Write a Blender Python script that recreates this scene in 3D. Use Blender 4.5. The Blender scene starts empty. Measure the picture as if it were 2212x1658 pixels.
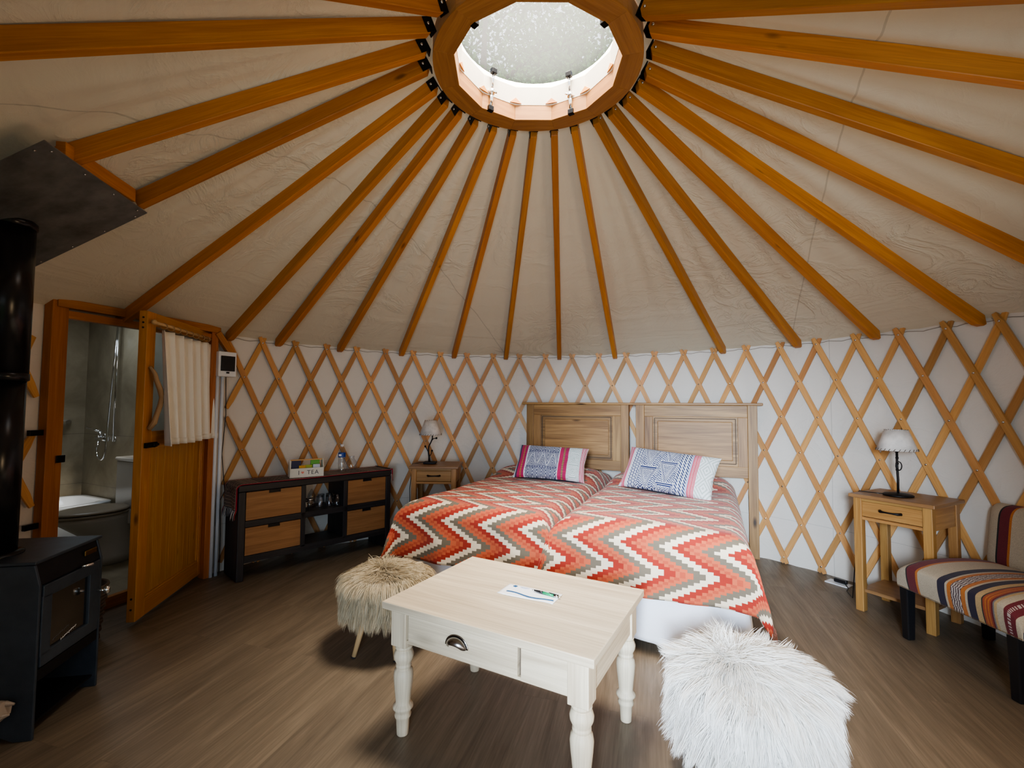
import bpy, math, random
import numpy as np
from mathutils import Vector, Matrix
random.seed(7)
sc = bpy.context.scene
COL = sc.collection
R = 2.7; CX, CY = 0.1148, 2.2858; CAMH = 1.2825
PI = math.pi
def rad(a): return math.radians(a)
def pol(a, r, z=0.0):                       # angle in degrees clockwise from +Y about the yurt centre
    return Vector((CX + r*math.sin(rad(a)), CY + r*math.cos(rad(a)), z))

# ------------------------------------------------------------------ materials
def new_mat(name):
    m = bpy.data.materials.new(name); m.use_nodes = True
    nt = m.node_tree; b = nt.nodes['Principled BSDF']
    return m, nt, b
def N(nt, t, **kw):
    n = nt.nodes.new(t)
    for k, v in kw.items(): setattr(n, k, v)
    return n
def setv(n, **kw):
    for k, v in kw.items(): n.inputs[k.replace('_', ' ')].default_value = v
def math_(nt, op, a, b=None, c=None):
    n = nt.nodes.new('ShaderNodeMath'); n.operation = op
    for i, s in enumerate((a, b, c)):
        if s is None: continue
        if isinstance(s, (int, float)): n.inputs[i].default_value = s
        else: nt.links.new(s, n.inputs[i])
    return n.outputs[0]
def mixc(nt, fac, a, b, mode='MIX'):
    n = nt.nodes.new('ShaderNodeMix'); n.data_type = 'RGBA'; n.blend_type = mode
    for i, s in ((0, fac), (6, a), (7, b)):
        if isinstance(s, (int, float)): n.inputs[i].default_value = s
        elif isinstance(s, tuple): n.inputs[i].default_value = (*s[:3], 1)
        else: nt.links.new(s, n.inputs[i])
    return n.outputs[2]
def ramp(nt, fac, stops, interp='LINEAR'):
    n = nt.nodes.new('ShaderNodeValToRGB'); cr = n.color_ramp; cr.interpolation = interp
    while len(cr.elements) < len(stops): cr.elements.new(0.5)
    for e, (p, c) in zip(cr.elements, stops): e.position = p; e.color = (*c, 1)
    nt.links.new(fac, n.inputs[0]); return n.outputs[0]
def bump(nt, b, h, s=0.3, d=0.01):
    n = nt.nodes.new('ShaderNodeBump'); n.inputs['Strength'].default_value = s; n.inputs['Distance'].default_value = d
    nt.links.new(h, n.inputs['Height']); nt.links.new(n.outputs[0], b.inputs['Normal'])
def noise(nt, vec, scale, detail=3, rough=0.5, dist=0.0, dim='3D'):
    n = nt.nodes.new('ShaderNodeTexNoise'); n.noise_dimensions = dim
    setv(n, Scale=scale, Detail=detail, Roughness=rough, Distortion=dist)
    if vec is not None: nt.links.new(vec, n.inputs['Vector'])
    return n.outputs[0]
def mapping(nt, vec, scale=(1, 1, 1), loc=(0, 0, 0), rot=(0, 0, 0)):
    n = nt.nodes.new('ShaderNodeMapping'); setv(n, Scale=scale, Location=loc, Rotation=rot)
    nt.links.new(vec, n.inputs['Vector']); return n.outputs[0]
def plain(name, c, rough=0.6, metal=0.0, var=0.0, bmp=0.0, bs=60, **kw):
    m, nt, b = new_mat(name)
    b.inputs['Base Color'].default_value = (*c, 1); b.inputs['Roughness'].default_value = rough; b.inputs['Metallic'].default_value = metal
    for k, v in kw.items(): b.inputs[k.replace('_', ' ')].default_value = v
    tc = N(nt, 'ShaderNodeTexCoord')
    if var:
        f = noise(nt, tc.outputs['Object'], 9, 5, .6)
        c2 = tuple(max(0, x*(1-var)) for x in c); c3 = tuple(min(1, x*(1+var)) for x in c)
        nt.links.new(ramp(nt, f, [(.3, c2), (.7, c3)]), b.inputs['Base Color'])
    if bmp: bump(nt, b, noise(nt, tc.outputs['Object'], bs, 4, .6), bmp, .004)
    return m
def wood(name, lt, dk, rough=0.45, gs=1.0, knots=0.5, rnd=0.25, red=0.0, grainbump=0.15, coat=0.0):
    """UV.x runs along the grain in metres, UV.y across."""
    m, nt, b = new_mat(name)
    uv = N(nt, 'ShaderNodeUVMap').outputs[0]
    oi = N(nt, 'ShaderNodeObjectInfo').outputs['Random']
    off = N(nt, 'ShaderNodeCombineXYZ'); 
    nt.links.new(math_(nt, 'MULTIPLY', oi, 37.0), off.inputs[0]); nt.links.new(math_(nt, 'MULTIPLY', oi, 91.0), off.inputs[1])
    va = N(nt, 'ShaderNodeVectorMath', operation='ADD'); nt.links.new(uv, va.inputs[0]); nt.links.new(off.outputs[0], va.inputs[1])
    p = va.outputs[0]
    g1 = noise(nt, mapping(nt, p, (1.3*gs, 22*gs, 1)), 1.0, 3, .55, 1.2)
    g2 = noise(nt, mapping(nt, p, (5*gs, 190*gs, 1)), 1.0, 2, .6, .3)
    g3 = noise(nt, mapping(nt, p, (.9*gs, 3.0*gs, 1)), 1.0, 2, .5)
    f = math_(nt, 'ADD', math_(nt, 'MULTIPLY', g1, .62), math_(nt, 'MULTIPLY', g2, .38))
    col = ramp(nt, f, [(.34, dk), (.5, tuple((a+b_)/2 for a, b_ in zip(lt, dk))), (.62, lt)])
    col = mixc(nt, math_(nt, 'MULTIPLY', g3, .55), col, tuple(x*.62 for x in lt), 'MIX')
    vo = N(nt, 'ShaderNodeTexVoronoi'); setv(vo, Scale=1.0); nt.links.new(mapping(nt, p, (3.2*gs, 9.0*gs, 1)), vo.inputs['Vector'])
    kf = ramp(nt, vo.outputs['Distance'], [(.05, (1, 1, 1)), (.14, (0, 0, 0))])
    kn = noise(nt, mapping(nt, p, (1.7, 2.3, 1), (5, 9, 0)), 1.0, 0)
    kf2 = math_(nt, 'MULTIPLY', math_(nt, 'MULTIPLY', kf, math_(nt, 'GREATER_THAN', kn, .5)), knots)
    col = mixc(nt, kf2, col, tuple(x*.3 for x in dk))
    v = math_(nt, 'ADD', 1-rnd/2, math_(nt, 'MULTIPLY', oi, rnd))
    hs = N(nt, 'ShaderNodeHueSaturation'); nt.links.new(v, hs.inputs['Value']); nt.links.new(col, hs.inputs['Color'])
    if red:
        r2 = math_(nt, 'FRACT', math_(nt, 'MULTIPLY', oi, 17.31))
        nt.links.new(math_(nt, 'ADD', .5-red, math_(nt, 'MULTIPLY', r2, red*1.4)), hs.inputs['Hue'])
    nt.links.new(hs.outputs[0], b.inputs['Base Color'])
    b.inputs['Roughness'].default_value = rough
    if coat: b.inputs['Coat Weight'].default_value = coat; b.inputs['Coat Roughness'].default_value = .25
    bump(nt, b, f, grainbump, .003)
    return m
def vcol(name, rough=0.9, bmp=0.25, bs=260, sheen=0.0):
    m, nt, b = new_mat(name)
    a = N(nt, 'ShaderNodeVertexColor'); a.layer_name = 'Col'
    tc = N(nt, 'ShaderNodeTexCoord').outputs['Object']
    n = noise(nt, tc, bs, 2, .5)
    col = mixc(nt, 1.0, a.outputs[0], ramp(nt, n, [(.3, (.72, .72, .72)), (.7, (1, 1, 1))]), 'MULTIPLY')
    nt.links.new(col, b.inputs['Base Color']); b.inputs['Roughness'].default_value = rough
    if sheen: b.inputs['Sheen Weight'].default_value = sheen
    bump(nt, b, n, bmp, .002); return m

M = {}
M['rafter'] = wood('rafter_wood', (.66, .28, .058), (.42, .15, .024), .45, 1.0, .8, .35, .006, .1)
M['ring'] = wood('ring_wood', (.50, .235, .07), (.31, .12, .03), .4, 1.3, 0, .05, 0, .08)
M['lattice'] = wood('lattice_wood', (.66, .36, .14), (.48, .23, .072), .5, 1.2, .6, .45, .010, .1)
M['door'] = wood('door_wood', (.64, .33, .085), (.43, .175, .035), .4, 1.0, .8, .12, .008, .1)
M['frame'] = wood('frame_wood', (.52, .225, .07), (.33, .11, .027), .45, 1.0, .6, .25, .01, .1)
M['trimw'] = wood('pale_trim_wood', (.74, .45, .18), (.6, .30, .09), .5, 1.0, .3, .1)
M['hb'] = wood('headboard_wood', (.47, .275, .105), (.14, .062, .020), .5, .7, 1.0, .2, .004, .2)
M['ns'] = wood('nightstand_wood', (.48, .27, .09), (.28, .13, .035), .45, 1.1, .7, .2, .008, .15)
M['nstop'] = wood('nightstand_top_wood', (.36, .20, .09), (.22, .11, .045), .4, 1.1, .5, .1)
M['table'] = wood('whitewashed_wood', (.78, .67, .50), (.46, .36, .25), .55, .6, .35, .04, 0, .12)
M['dark'] = wood('black_stained_wood', (.045, .040, .042), (.014, .012, .013), .5, 1.0, 0, .1, 0, .25)
M['drawer'] = wood('brown_drawer_wood', (.44, .22, .09), (.24, .105, .04), .5, .9, .3, .15)
M['peg'] = wood('pale_stool_leg', (.72, .50, .27), (.58, .36, .17), .5, 1, 0, .05)
M['log'] = wood('firewood', (.55, .46, .38), (.18, .13, .10), .9, 1, 0, .1, 0, .8)
M['branch'] = wood('branch_bark', (.62, .42, .24), (.25, .14, .07), .7, 2, .5, .1, 0, .5)
M['iron'] = plain('black_iron', (.018, .016, .017), .5, .6, .3, .2, 80)
M['bracket'] = plain('bracket_black_steel', (.012, .012, .014), .35, .7)
M['steel'] = plain('bright_steel', (.62, .62, .63), .22, 1.0)
M['chrome'] = plain('chrome', (.8, .82, .85), .08, 1.0)
M['pewter'] = plain('antique_pewter', (.30, .28, .27), .25, 1.0, .15)
M['stove'] = plain('stove_blue_grey_paint', (.062, .080, .105), .42, .35, .2, .12, 240)
M['stoved'] = plain('stove_black_paint', (.010, .010, .013), .5, .3, .2, .1, 200)
M['pipe'] = plain('gloss_black_enamel', (.010, .010, .014), .24, .2)
M['fluep'] = plain('galvanised_grey_sheet', (.19, .195, .20), .38, .45, .35, .15, 30)
M['white'] = plain('white_plastic', (.74, .76, .78), .35, 0, .04)
M['conduit'] = plain('white_conduit', (.70, .76, .84), .35)
M['blackp'] = plain('black_plastic', (.012, .012, .014), .3)
M['porc'] = plain('white_porcelain', (.55, .53, .50), .12)
M['porcs'] = plain('beige_seat', (.34, .29, .23), .3)
M['tub'] = plain('white_tub', (.82, .87, .93), .12)
M['sheet'] = plain('white_bed_sheet', (.86, .87, .93), .85, 0, .02, .15, 35)
M['matt'] = plain('mattress_fabric', (.75, .75, .78), .9, 0, .03, .2, 200)
M['dirt'] = plain('outdoor_grass', (.10, .16, .05), .95, 0, .4, .5, 8)
M['bark'] = plain('bark', (.12, .085, .06), .95, 0, .3, .8, 30)
M['leaf'] = plain('leaf', (.16, .30, .07), .6, 0, .45)
M['brass'] = plain('brass', (.45, .28, .10), .3, 1.0)
M['red'] = plain('red_heart', (.75, .25, .18), .6)
M['ink'] = plain('grey_ink', (.10, .10, .11), .6)
M['blueink'] = plain('teal_blue_ink', (.015, .10, .25), .5)
M['paleink'] = plain('pale_blue_ink', (.45, .52, .68), .5)
M['paper'] = plain('white_paper', (.88, .90, .95), .6)
M['teawhite'] = plain('white_painted_box', (.70, .69, .62), .6, 0, .06)
M['rope'] = plain('thin_cord', (.30, .26, .22), .8)
M['rubber'] = plain('dark_rubber', (.03, .025, .03), .7)
def glass(name, c=(1, 1, 1), rough=0.02, trans=0.9):
    m = bpy.data.materials.new(name); m.use_nodes = True; nt = m.node_tree; nt.nodes.clear()
    o = N(nt, 'ShaderNodeOutputMaterial'); t = N(nt, 'ShaderNodeBsdfTransparent'); t.inputs[0].default_value = (*c, 1)
    g = N(nt, 'ShaderNodeBsdfGlossy'); g.inputs['Roughness'].default_value = rough
    lw = N(nt, 'ShaderNodeLayerWeight'); lw.inputs[0].default_value = .35
    f = math_(nt, 'ADD', 1-trans, math_(nt, 'MULTIPLY', lw.outputs['Facing'], .35))
    mx = N(nt, 'ShaderNodeMixShader'); nt.links.new(f, mx.inputs[0]); nt.links.new(t.outputs[0], mx.inputs[1]); nt.links.new(g.outputs[0], mx.inputs[2])
    nt.links.new(mx.outputs[0], o.inputs[0]); return m
M['glass'] = glass('clear_glass', (.93, .95, .97), .03, .88)
M['tumbler'] = glass('tumbler_glass', (.93, .96, 1.0), .03, .90)
M['stoveglass'] = glass('sooty_glass', (.25, .2, .17), .1, .8)
M['pane'] = glass('door_pane', (.9, .95, 1), .05, .85)
# hazy polycarbonate dome: mostly clear, a little scattering
m = bpy.data.materials.new('hazy_clear_dome'); m.use_nodes = True; nt = m.node_tree; nt.nodes.clear()
o = N(nt, 'ShaderNodeOutputMaterial'); t = N(nt, 'ShaderNodeBsdfTransparent'); t.inputs[0].default_value = (1, 1, 1, 1)
tr = N(nt, 'ShaderNodeBsdfTranslucent'); tr.inputs[0].default_value = (.95, .97, 1, 1)
mx = N(nt, 'ShaderNodeMixShader'); mx.inputs[0].default_value = .05
nt.links.new(t.outputs[0], mx.inputs[1]); nt.links.new(tr.outputs[0], mx.inputs[2]); nt.links.new(mx.outputs[0], o.inputs[0])
M['dome'] = m

def canvas(name, c, roof, trans=.16):
    m = bpy.data.materials.new(name); m.use_nodes = True; nt = m.node_tree; b = nt.nodes['Principled BSDF']
    o = nt.nodes['Material Output']
    tc = N(nt, 'ShaderNodeTexCoord').outputs['Object']
    uv = N(nt, 'ShaderNodeUVMap').outputs[0]
    sep = N(nt, 'ShaderNodeSeparateXYZ'); nt.links.new(uv, sep.inputs[0])
    n1 = noise(nt, tc, 1.3, 3, .5)
    n2 = noise(nt, tc, 420, 1, .5)
    # creases: ridged, stretched noise
    w = noise(nt, mapping(nt, tc, (1, 1, 1.4)), 3.2, 5, .62, 1.6)
    rid = math_(nt, 'ABSOLUTE', math_(nt, 'SUBTRACT', w, .5))
    rid = math_(nt, 'POWER', math_(nt, 'SUBTRACT', 1.0, math_(nt, 'MINIMUM', math_(nt, 'MULTIPLY', rid, 9.0), 1.0)), 2.0)
    amt = ramp(nt, noise(nt, tc, .9, 1, .5), [(.42, (.12,)*3), (.62, (1, 1, 1))])
    rid = math_(nt, 'MULTIPLY', rid, amt)
    soft = noise(nt, mapping(nt, uv, (1.2, 5.5, 1) if roof else (6, 1.2, 1)), 1.0, 3, .5, .8)
    col = mixc(nt, n1, tuple(x*.90 for x in c), c)
    lines = None
    so = N(nt, 'ShaderNodeSeparateXYZ'); nt.links.new(tc, so.inputs[0])
    pl_ = math_(nt, 'SUBTRACT', math_(nt, 'MULTIPLY', so.outputs[0], .911), math_(nt, 'MULTIPLY', so.outputs[1], .411))
    for ax, pos, wd in [(9, .511, .0035), (9, -2.115, .0035)] if roof else [(0, 1.047, .0010), (1, .36, .0018)]:
        d = math_(nt, 'ABSOLUTE', math_(nt, 'SUBTRACT', pl_ if ax == 9 else sep.outputs[ax], pos))
        l = math_(nt, 'LESS_THAN', d, wd)
        lines = l if lines is None else math_(nt, 'MAXIMUM', lines, l)
    for ax, pos, wd in () and ((([0, 62.6/57.2958, .0016], [1, 1.62, .004]) if roof else ([0, 58.2/57.2958, .0010], [0, -20/57.2958, .0008], [1, .33, .0015])) and
                        ([(0, 1.0925, .0022), (1, 1.60, .0035)] if roof else [(0, 1.015, .0010), (1, .36, .0018)])):
        d = math_(nt, 'ABSOLUTE', math_(nt, 'SUBTRACT', sep.outputs[ax], pos))
        l = math_(nt, 'LESS_THAN', d, wd)
        lines = l if lines is None else math_(nt, 'MAXIMUM', lines, l)
    col = mixc(nt, math_(nt, 'MULTIPLY', lines, .45), col, tuple(x*.45 for x in c))
    nt.links.new(col, b.inputs['Base Color']); b.inputs['Roughness'].default_value = .85
    h = math_(nt, 'ADD', math_(nt, 'ADD', math_(nt, 'MULTIPLY', rid, .30 if roof else .2), math_(nt, 'MULTIPLY', soft, .9)), math_(nt, 'MULTIPLY', n2, .02))
    h = math_(nt, 'ADD', h, math_(nt, 'MULTIPLY', lines, -.15))
    bump(nt, b, h, .55 if roof else .30, .03)
    bn = b.inputs['Normal'].links[0].from_socket
    tl = N(nt, 'ShaderNodeBsdfTranslucent'); nt.links.new(col, tl.inputs[0])
    mx = N(nt, 'ShaderNodeMixShader'); mx.inputs[0].default_value = trans
    nt.links.new(b.outputs[0], mx.inputs[1]); nt.links.new(tl.outputs[0], mx.inputs[2]); nt.links.new(mx.outputs[0], o.inputs[0])
    return m
M['roof'] = canvas('roof_canvas', (.63, .565, .445), True, .02)
M['wall'] = canvas('wall_canvas', (.72, .67, .61), False, .035)

# laminate floor
m, nt, b = new_mat('laminate_floor')
tc = N(nt, 'ShaderNodeTexCoord').outputs['Object']
p = mapping(nt, tc, (1, 1, 1), (0, 0, 0), (0, 0, rad(-74)))   # x along planks
br = N(nt, 'ShaderNodeTexBrick'); setv(br, Scale=1.0, Mortar_Size=.0012, Brick_Width=1.28, Row_Height=.19, Bias=0.0)
br.offset = .37; br.inputs['Color1'].default_value = (.2, .2, .2, 1); br.inputs['Color2'].default_value = (.8, .8, .8, 1); br.inputs['Mortar'].default_value = (.5, .5, .5, 1)
nt.links.new(p, br.inputs['Vector'])
va = N(nt, 'ShaderNodeVectorMath', operation='MULTIPLY_ADD'); nt.links.new(br.outputs['Color'], va.inputs[0]); va.inputs[1].default_value = (7, 11, 0); nt.links.new(p, va.inputs[2])
g1 = noise(nt, mapping(nt, va.outputs[0], (.9, 8, 1)), 1.0, 4, .6, 1.6)
g2 = noise(nt, mapping(nt, va.outputs[0], (4, 120, 1)), 1.0, 3, .6, .4)
g3 = noise(nt, mapping(nt, p, (.8, 3.0, 1)), 1.0, 3, .5)
f = math_(nt, 'ADD', math_(nt, 'MULTIPLY', g1, .6), math_(nt, 'MULTIPLY', g2, .4))
col = ramp(nt, f, [(.30, (.095, .071, .049)), (.5, (.172, .133, .094)), (.68, (.262, .208, .150))])
col = mixc(nt, math_(nt, 'MULTIPLY', g3, .45), col, (.135, .108, .080))
col = mixc(nt, 1.0, col, ramp(nt, br.outputs['Color'], [(.2, (.95, .95, .95)), (.8, (1.03, 1.02, 1.0))]), 'MULTIPLY')
col = mixc(nt, math_(nt, 'MULTIPLY', br.outputs['Fac'], .22), col, (.08, .055, .035))
nt.links.new(col, b.inputs['Base Color']); b.inputs['Roughness'].default_value = .42
nt.links.new(ramp(nt, f, [(.3, (.5,)*3), (.7, (.36,)*3)]), b.inputs['Roughness'])
bump(nt, b, f, .06, .002); M['floor'] = m

# grey stone tile in the bathroom (UV in metres)
m, nt, b = new_mat('grey_cement_tile')
uv = N(nt, 'ShaderNodeUVMap').outputs[0]
sep = N(nt, 'ShaderNodeSeparateXYZ'); nt.links.new(uv, sep.inputs[0])
def ln(v, w): return math_(nt, 'LESS_THAN', math_(nt, 'ABSOLUTE', math_(nt, 'SUBTRACT', sep.outputs[1], v)), w)
joint = math_(nt, 'MAXIMUM', ln(.495, .0025), ln(.98, .0025))
n1 = noise(nt, mapping(nt, uv, (1, 1, 1)), 2.6, 6, .62, .5)
col = ramp(nt, n1, [(.3, (.25, .215, .15)), (.7, (.42, .37, .275))])
col = mixc(nt, math_(nt, 'MULTIPLY', joint, .5), col, (.12, .11, .09))
nt.links.new(col, b.inputs['Base Color']); b.inputs['Roughness'].default_value = .42
bump(nt, b, joint, -.3, .002); M['tile'] = m

def zigzag(name, flip):
    """stepped chevron blanket; UV in metres: x across the bed, y along it."""
    m, nt, b = new_mat(name)
    uv = N(nt, 'ShaderNodeUVMap').outputs[0]
    sep = N(nt, 'ShaderNodeSeparateXYZ'); nt.links.new(uv, sep.inputs[0])
    hs = .0145; per = 17*hs; Pw = .262; A = .235
    q = math_(nt, 'FLOOR', math_(nt, 'DIVIDE', sep.outputs[1], hs))
    tri = math_(nt, 'PINGPONG', q, 8.5)
    tri = math_(nt, 'DIVIDE', tri, 8.5)
    x = math_(nt, 'ADD', sep.outputs[0], math_(nt, 'MULTIPLY', tri, -A if flip else -A))
    s = math_(nt, 'FRACT', math_(nt, 'DIVIDE', math_(nt, 'ADD', x, 20.0), Pw))
    if flip: s = math_(nt, 'SUBTRACT', 1.0, s)
    W_, G_, C1, C2, R_ = (.76, .64, .48), (.155, .128, .092), (.52, .115, .05), (.43, .075, .035), (.33, .028, .016)
    col = ramp(nt, s, [(0, W_), (.24, G_), (.46, C1), (.60, C2), (.70, C1), (.78, R_)], 'CONSTANT')
    tc = N(nt, 'ShaderNodeTexCoord').outputs['UV']
    wv = noise(nt, mapping(nt, tc, (500, 500, 1)), 1.0, 1, .6)
    wl = noise(nt, mapping(nt, tc, (3, 3, 1)), 1.0, 3, .5)
    col = mixc(nt, 1.0, col, ramp(nt, wv, [(.3, (.74, .74, .74)), (.7, (1.1, 1.1, 1.1))]), 'MULTIPLY')
    nt.links.new(col, b.inputs['Base Color']); b.inputs['Roughness'].default_value = .95; b.inputs['Sheen Weight'].default_value = .15
    bump(nt, b, math_(nt, 'ADD', math_(nt, 'MULTIPLY', wv, .05), wl), .35, .012)
    return m
M['zig_a'] = zigzag('zigzag_blanket_a', True)
M['zig_b'] = zigzag('zigzag_blanket_b', False)
M['cushion'] = vcol('woven_cushion', .95, .3, 300, .1)
M['uphol'] = vcol('striped_upholstery', .9, .3, 300, .1)
M['runner'] = vcol('woven_runner', .95, .3, 300)
M['fringew'] = plain('white_tassel', (.70, .68, .66), .9)
M['fringer'] = plain('red_tassel', (.45, .06, .06), .9)
M['fringeb'] = plain('dark_tassel', (.03, .04, .07), .9)
M['shade'] = plain('parchment_shade', (.62, .58, .54), .7, 0, .28, .15, 40)
M['stitch_slit'] = plain('stitch_and_slit_shade', (.10, .07, .05), .8)  # lampshade stitches, also the painted shade of the table's drawer slit
M['curtain'] = plain('cream_curtain', (.80, .77, .70), .9, 0, .03, .15, 300)
M['wick'] = plain('wicker', (.10, .075, .06), .8, 0, .3, .5, 150)

def furmat(name, a, b_, c_):
    m, nt, b = new_mat(name)
    tc = N(nt, 'ShaderNodeTexCoord').outputs['Object']
    at = N(nt, 'ShaderNodeVertexColor'); at.layer_name = 'Col'
    n = noise(nt, tc, 5, 3, .6)
    col = mixc(nt, n, a, b_)
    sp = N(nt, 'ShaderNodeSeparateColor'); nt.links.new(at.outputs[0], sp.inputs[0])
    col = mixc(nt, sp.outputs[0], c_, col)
    nt.links.new(col, b.inputs['Base Color']); b.inputs['Roughness'].default_value = .55
    b.inputs['Sheen Weight'].default_value = .2
    return m
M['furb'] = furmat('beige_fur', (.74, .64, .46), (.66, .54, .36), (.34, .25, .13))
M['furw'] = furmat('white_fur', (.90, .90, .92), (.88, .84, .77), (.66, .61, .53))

# ------------------------------------------------------------------ mesh builder
class MB:
    def __init__(s): s.v = []; s.f = []; s.uv = []; s.sm = []; s.st = []
    def add(s, vs, fs, uvs=None, smooth=False, M_=None):
        o = len(s.v); s.st.append((o, len(s.f)))
        for p in vs:
            p = Vector(p); s.v.append(tuple(M_ @ p) if M_ else tuple(p))
        for i, f in enumerate(fs):
            s.f.append(tuple(o+k for k in f)); s.sm.append(smooth)
            s.uv.append(uvs[i] if uvs else [(0, 0)]*len(f))
        return s
    def box(s, c, d, M_=None, taper=None):
        x, y, z = (k/2 for k in d); c = Vector(c)
        vs = [Vector((sx*x, sy*y, sz*z)) for sz in (-1, 1) for sy in (-1, 1) for sx in (-1, 1)]
        if taper:
            for p in vs:
                if p.z < 0: p.x *= taper; p.y *= taper
        fs = [(0, 2, 3, 1), (4, 5, 7, 6), (0, 1, 5, 4), (2, 6, 7, 3), (0, 4, 6, 2), (1, 3, 7, 5)]
        L = max(range(3), key=lambda i: d[i]); ro = random.random()*3; r2 = random.random()*3
        ns = [2, 2, 1, 1, 0, 0]; uvs = []
        for f, n in zip(fs, ns):
            axs = [a for a in range(3) if a != n]
            if L in axs: u = L; w = [a for a in axs if a != L][0]
            else: u, w = axs
            uvs.append([(vs[k][u]+ro, vs[k][w]+r2+n*.21) for k in f])
        s.add([p+c for p in vs], fs, uvs, False, M_); return s
    def prism(s, poly, h0, h1, M_=None, smooth=False):   # polygon in xy (CCW), extruded in z
        n = len(poly); vs = [(x, y, h0) for x, y in poly]+[(x, y, h1) for x, y in poly]
        fs = [tuple(reversed(range(n))), tuple(range(n, 2*n))]; uvs = [[(poly[i][0], poly[i][1]) for i in reversed(range(n))], [(p[0], p[1]) for p in poly]]
        for i in range(n):
            j = (i+1) % n; fs.append((i, j, n+j, n+i)); uvs.append([(poly[i][0]+poly[i][1], h0), (poly[j][0]+poly[j][1], h0), (poly[j][0]+poly[j][1], h1), (poly[i][0]+poly[i][1], h1)])
        s.add(vs, fs, uvs, smooth, M_); return s
    def tube(s, pts, r, n=8, M_=None, cap=True):
        pts = [Vector(p) for p in pts]; m = len(pts); rs = r if isinstance(r, (list, tuple)) else [r]*m
        vs = []; up = None; L = 0; Ls = []
        for i, p in enumerate(pts):
            t = (pts[min(i+1, m-1)]-pts[max(i-1, 0)]).normalized()
            if up is None: up = t.orthogonal().normalized()
            else:
                up = (up-t*up.dot(t)); up = up.normalized() if up.length > 1e-6 else t.orthogonal().normalized()
            b = t.cross(up)
            if i: L += (p-pts[i-1]).length
            Ls.append(L)
            for k in range(n):
                a = 2*PI*k/n; vs.append(p+(up*math.cos(a)+b*math.sin(a))*rs[i])
        fs = []; uvs = []
        for i in range(m-1):
            for k in range(n):
                j = (k+1) % n; fs.append((i*n+k, i*n+j, (i+1)*n+j, (i+1)*n+k))
                w = .03; uvs.append([(Ls[i], k*w), (Ls[i], (k+1)*w), (Ls[i+1], (k+1)*w), (Ls[i+1], k*w)])
        if cap:
            fs.append(tuple(reversed(range(n)))); uvs.append([(0, 0)]*n); fs.append(tuple((m-1)*n+k for k in range(n))); uvs.append([(0, 0)]*n)
        s.add(vs, fs, uvs, True, M_)
        if cap: s.sm[-1] = s.sm[-2] = False
        return s
    def lathe(s, prof, n=24, M_=None, cap=True, arc=2*PI):
        m = len(prof); vs = []; full = abs(arc-2*PI) < 1e-6; c = n if full else n+1
        for r, z in prof:
            for k in range(c):
                a = arc*k/n; vs.append((r*math.cos(a), r*math.sin(a), z))
        fs = []; uvs = []
        for i in range(m-1):
            for k in range(n):
                j = (k+1) % c; fs.append((i*c+k, i*c+j, (i+1)*c+j, (i+1)*c+k))
                w = .012*6/n*4; uvs.append([(prof[i][1], k*w), (prof[i][1], (k+1)*w), (prof[i+1][1], (k+1)*w), (prof[i+1][1], k*w)])
        s.add(vs, fs, uvs, True, M_)
        if cap and full:
            for base, rev in ((0, True), ((m-1)*c, False)):
                if prof[0 if rev else -1][0] > 1e-5:
                    o = len(s.v)-m*c+base; idx = list(range(o, o+c)); s.f.append(tuple(reversed(idx) if rev else idx)); s.sm.append(False); s.uv.append([(0, 0)]*c)
        return s
    def grid(s, nu, nv, fn, M_=None, uvf=None, smooth=True):
        vs = [fn(i/nu, j/nv) for j in range(nv+1) for i in range(nu+1)]
        fs = []; uvs = []
        for j in range(nv):
            for i in range(nu):
                a = j*(nu+1)+i; fs.append((a, a+1, a+nu+2, a+nu+1))
                cs = [(i/nu, j/nv), ((i+1)/nu, j/nv), ((i+1)/nu, (j+1)/nv), (i/nu, (j+1)/nv)]
                uvs.append([uvf(*c) for c in cs] if uvf else cs)
        s.add(vs, fs, uvs, smooth, M_); return s
    def builds(s, name, mat, *a, **k):
        """one object for every add() call"""
        out = []
        for q, (v0, f0) in enumerate(s.st):
            v1, f1 = s.st[q+1] if q+1 < len(s.st) else (len(s.v), len(s.f))
            m = MB(); m.v = s.v[v0:v1]; m.f = [tuple(i-v0 for i in f) for f in s.f[f0:f1]]; m.uv = s.uv[f0:f1]; m.sm = s.sm[f0:f1]
            out.append(m.build(name, mat, *a, **k))
        return out
    def build(s, name, mat, parent=None, bevel=0, colf=None, loc=None, solid=0, subd=0, kind=None, label=None):
        me = bpy.data.meshes.new(name); me.from_pydata(s.v, [], s.f)
        me.polygons.foreach_set('use_smooth', s.sm)
        ul = me.uv_layers.new(name='UVMap'); flat = [c for f in s.uv for p in f for c in p]
        ul.data.foreach_set('uv', flat)
        if colf:
            ca = me.color_attributes.new('Col', 'FLOAT_COLOR', 'CORNER'); out = []
            for f, us in zip(s.f, s.uv):
                cu = sum(p[0] for p in us)/len(us); cv = sum(p[1] for p in us)/len(us)
                c = colf(cu, cv)
                for _ in f: out.extend((c[0], c[1], c[2], 1))
            ca.data.foreach_set('color', out)
        me.materials.append(M[mat] if isinstance(mat, str) else mat); me.update()
        o = bpy.data.objects.new(name, me); COL.objects.link(o)
        if parent: o.parent = parent
        if loc: o.location = loc
        if bevel:
            b = o.modifiers.new('bevel', 'BEVEL'); b.width = bevel; b.segments = 2; b.limit_method = 'ANGLE'; b.angle_limit = rad(40)
        if solid:
            b = o.modifiers.new('solid', 'SOLIDIFY'); b.thickness = solid; b.offset = 0
        if subd:
            b = o.modifiers.new('sub', 'SUBSURF'); b.levels = subd; b.render_levels = subd
        if kind: o['kind'] = kind
        if label: o['label'] = label
        return o
def tag(o, label, cat, group=None, kind=None):
    o['label'] = label; o['category'] = cat
    if group: o['group'] = group
    if kind: o['kind'] = kind
    return o
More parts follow.
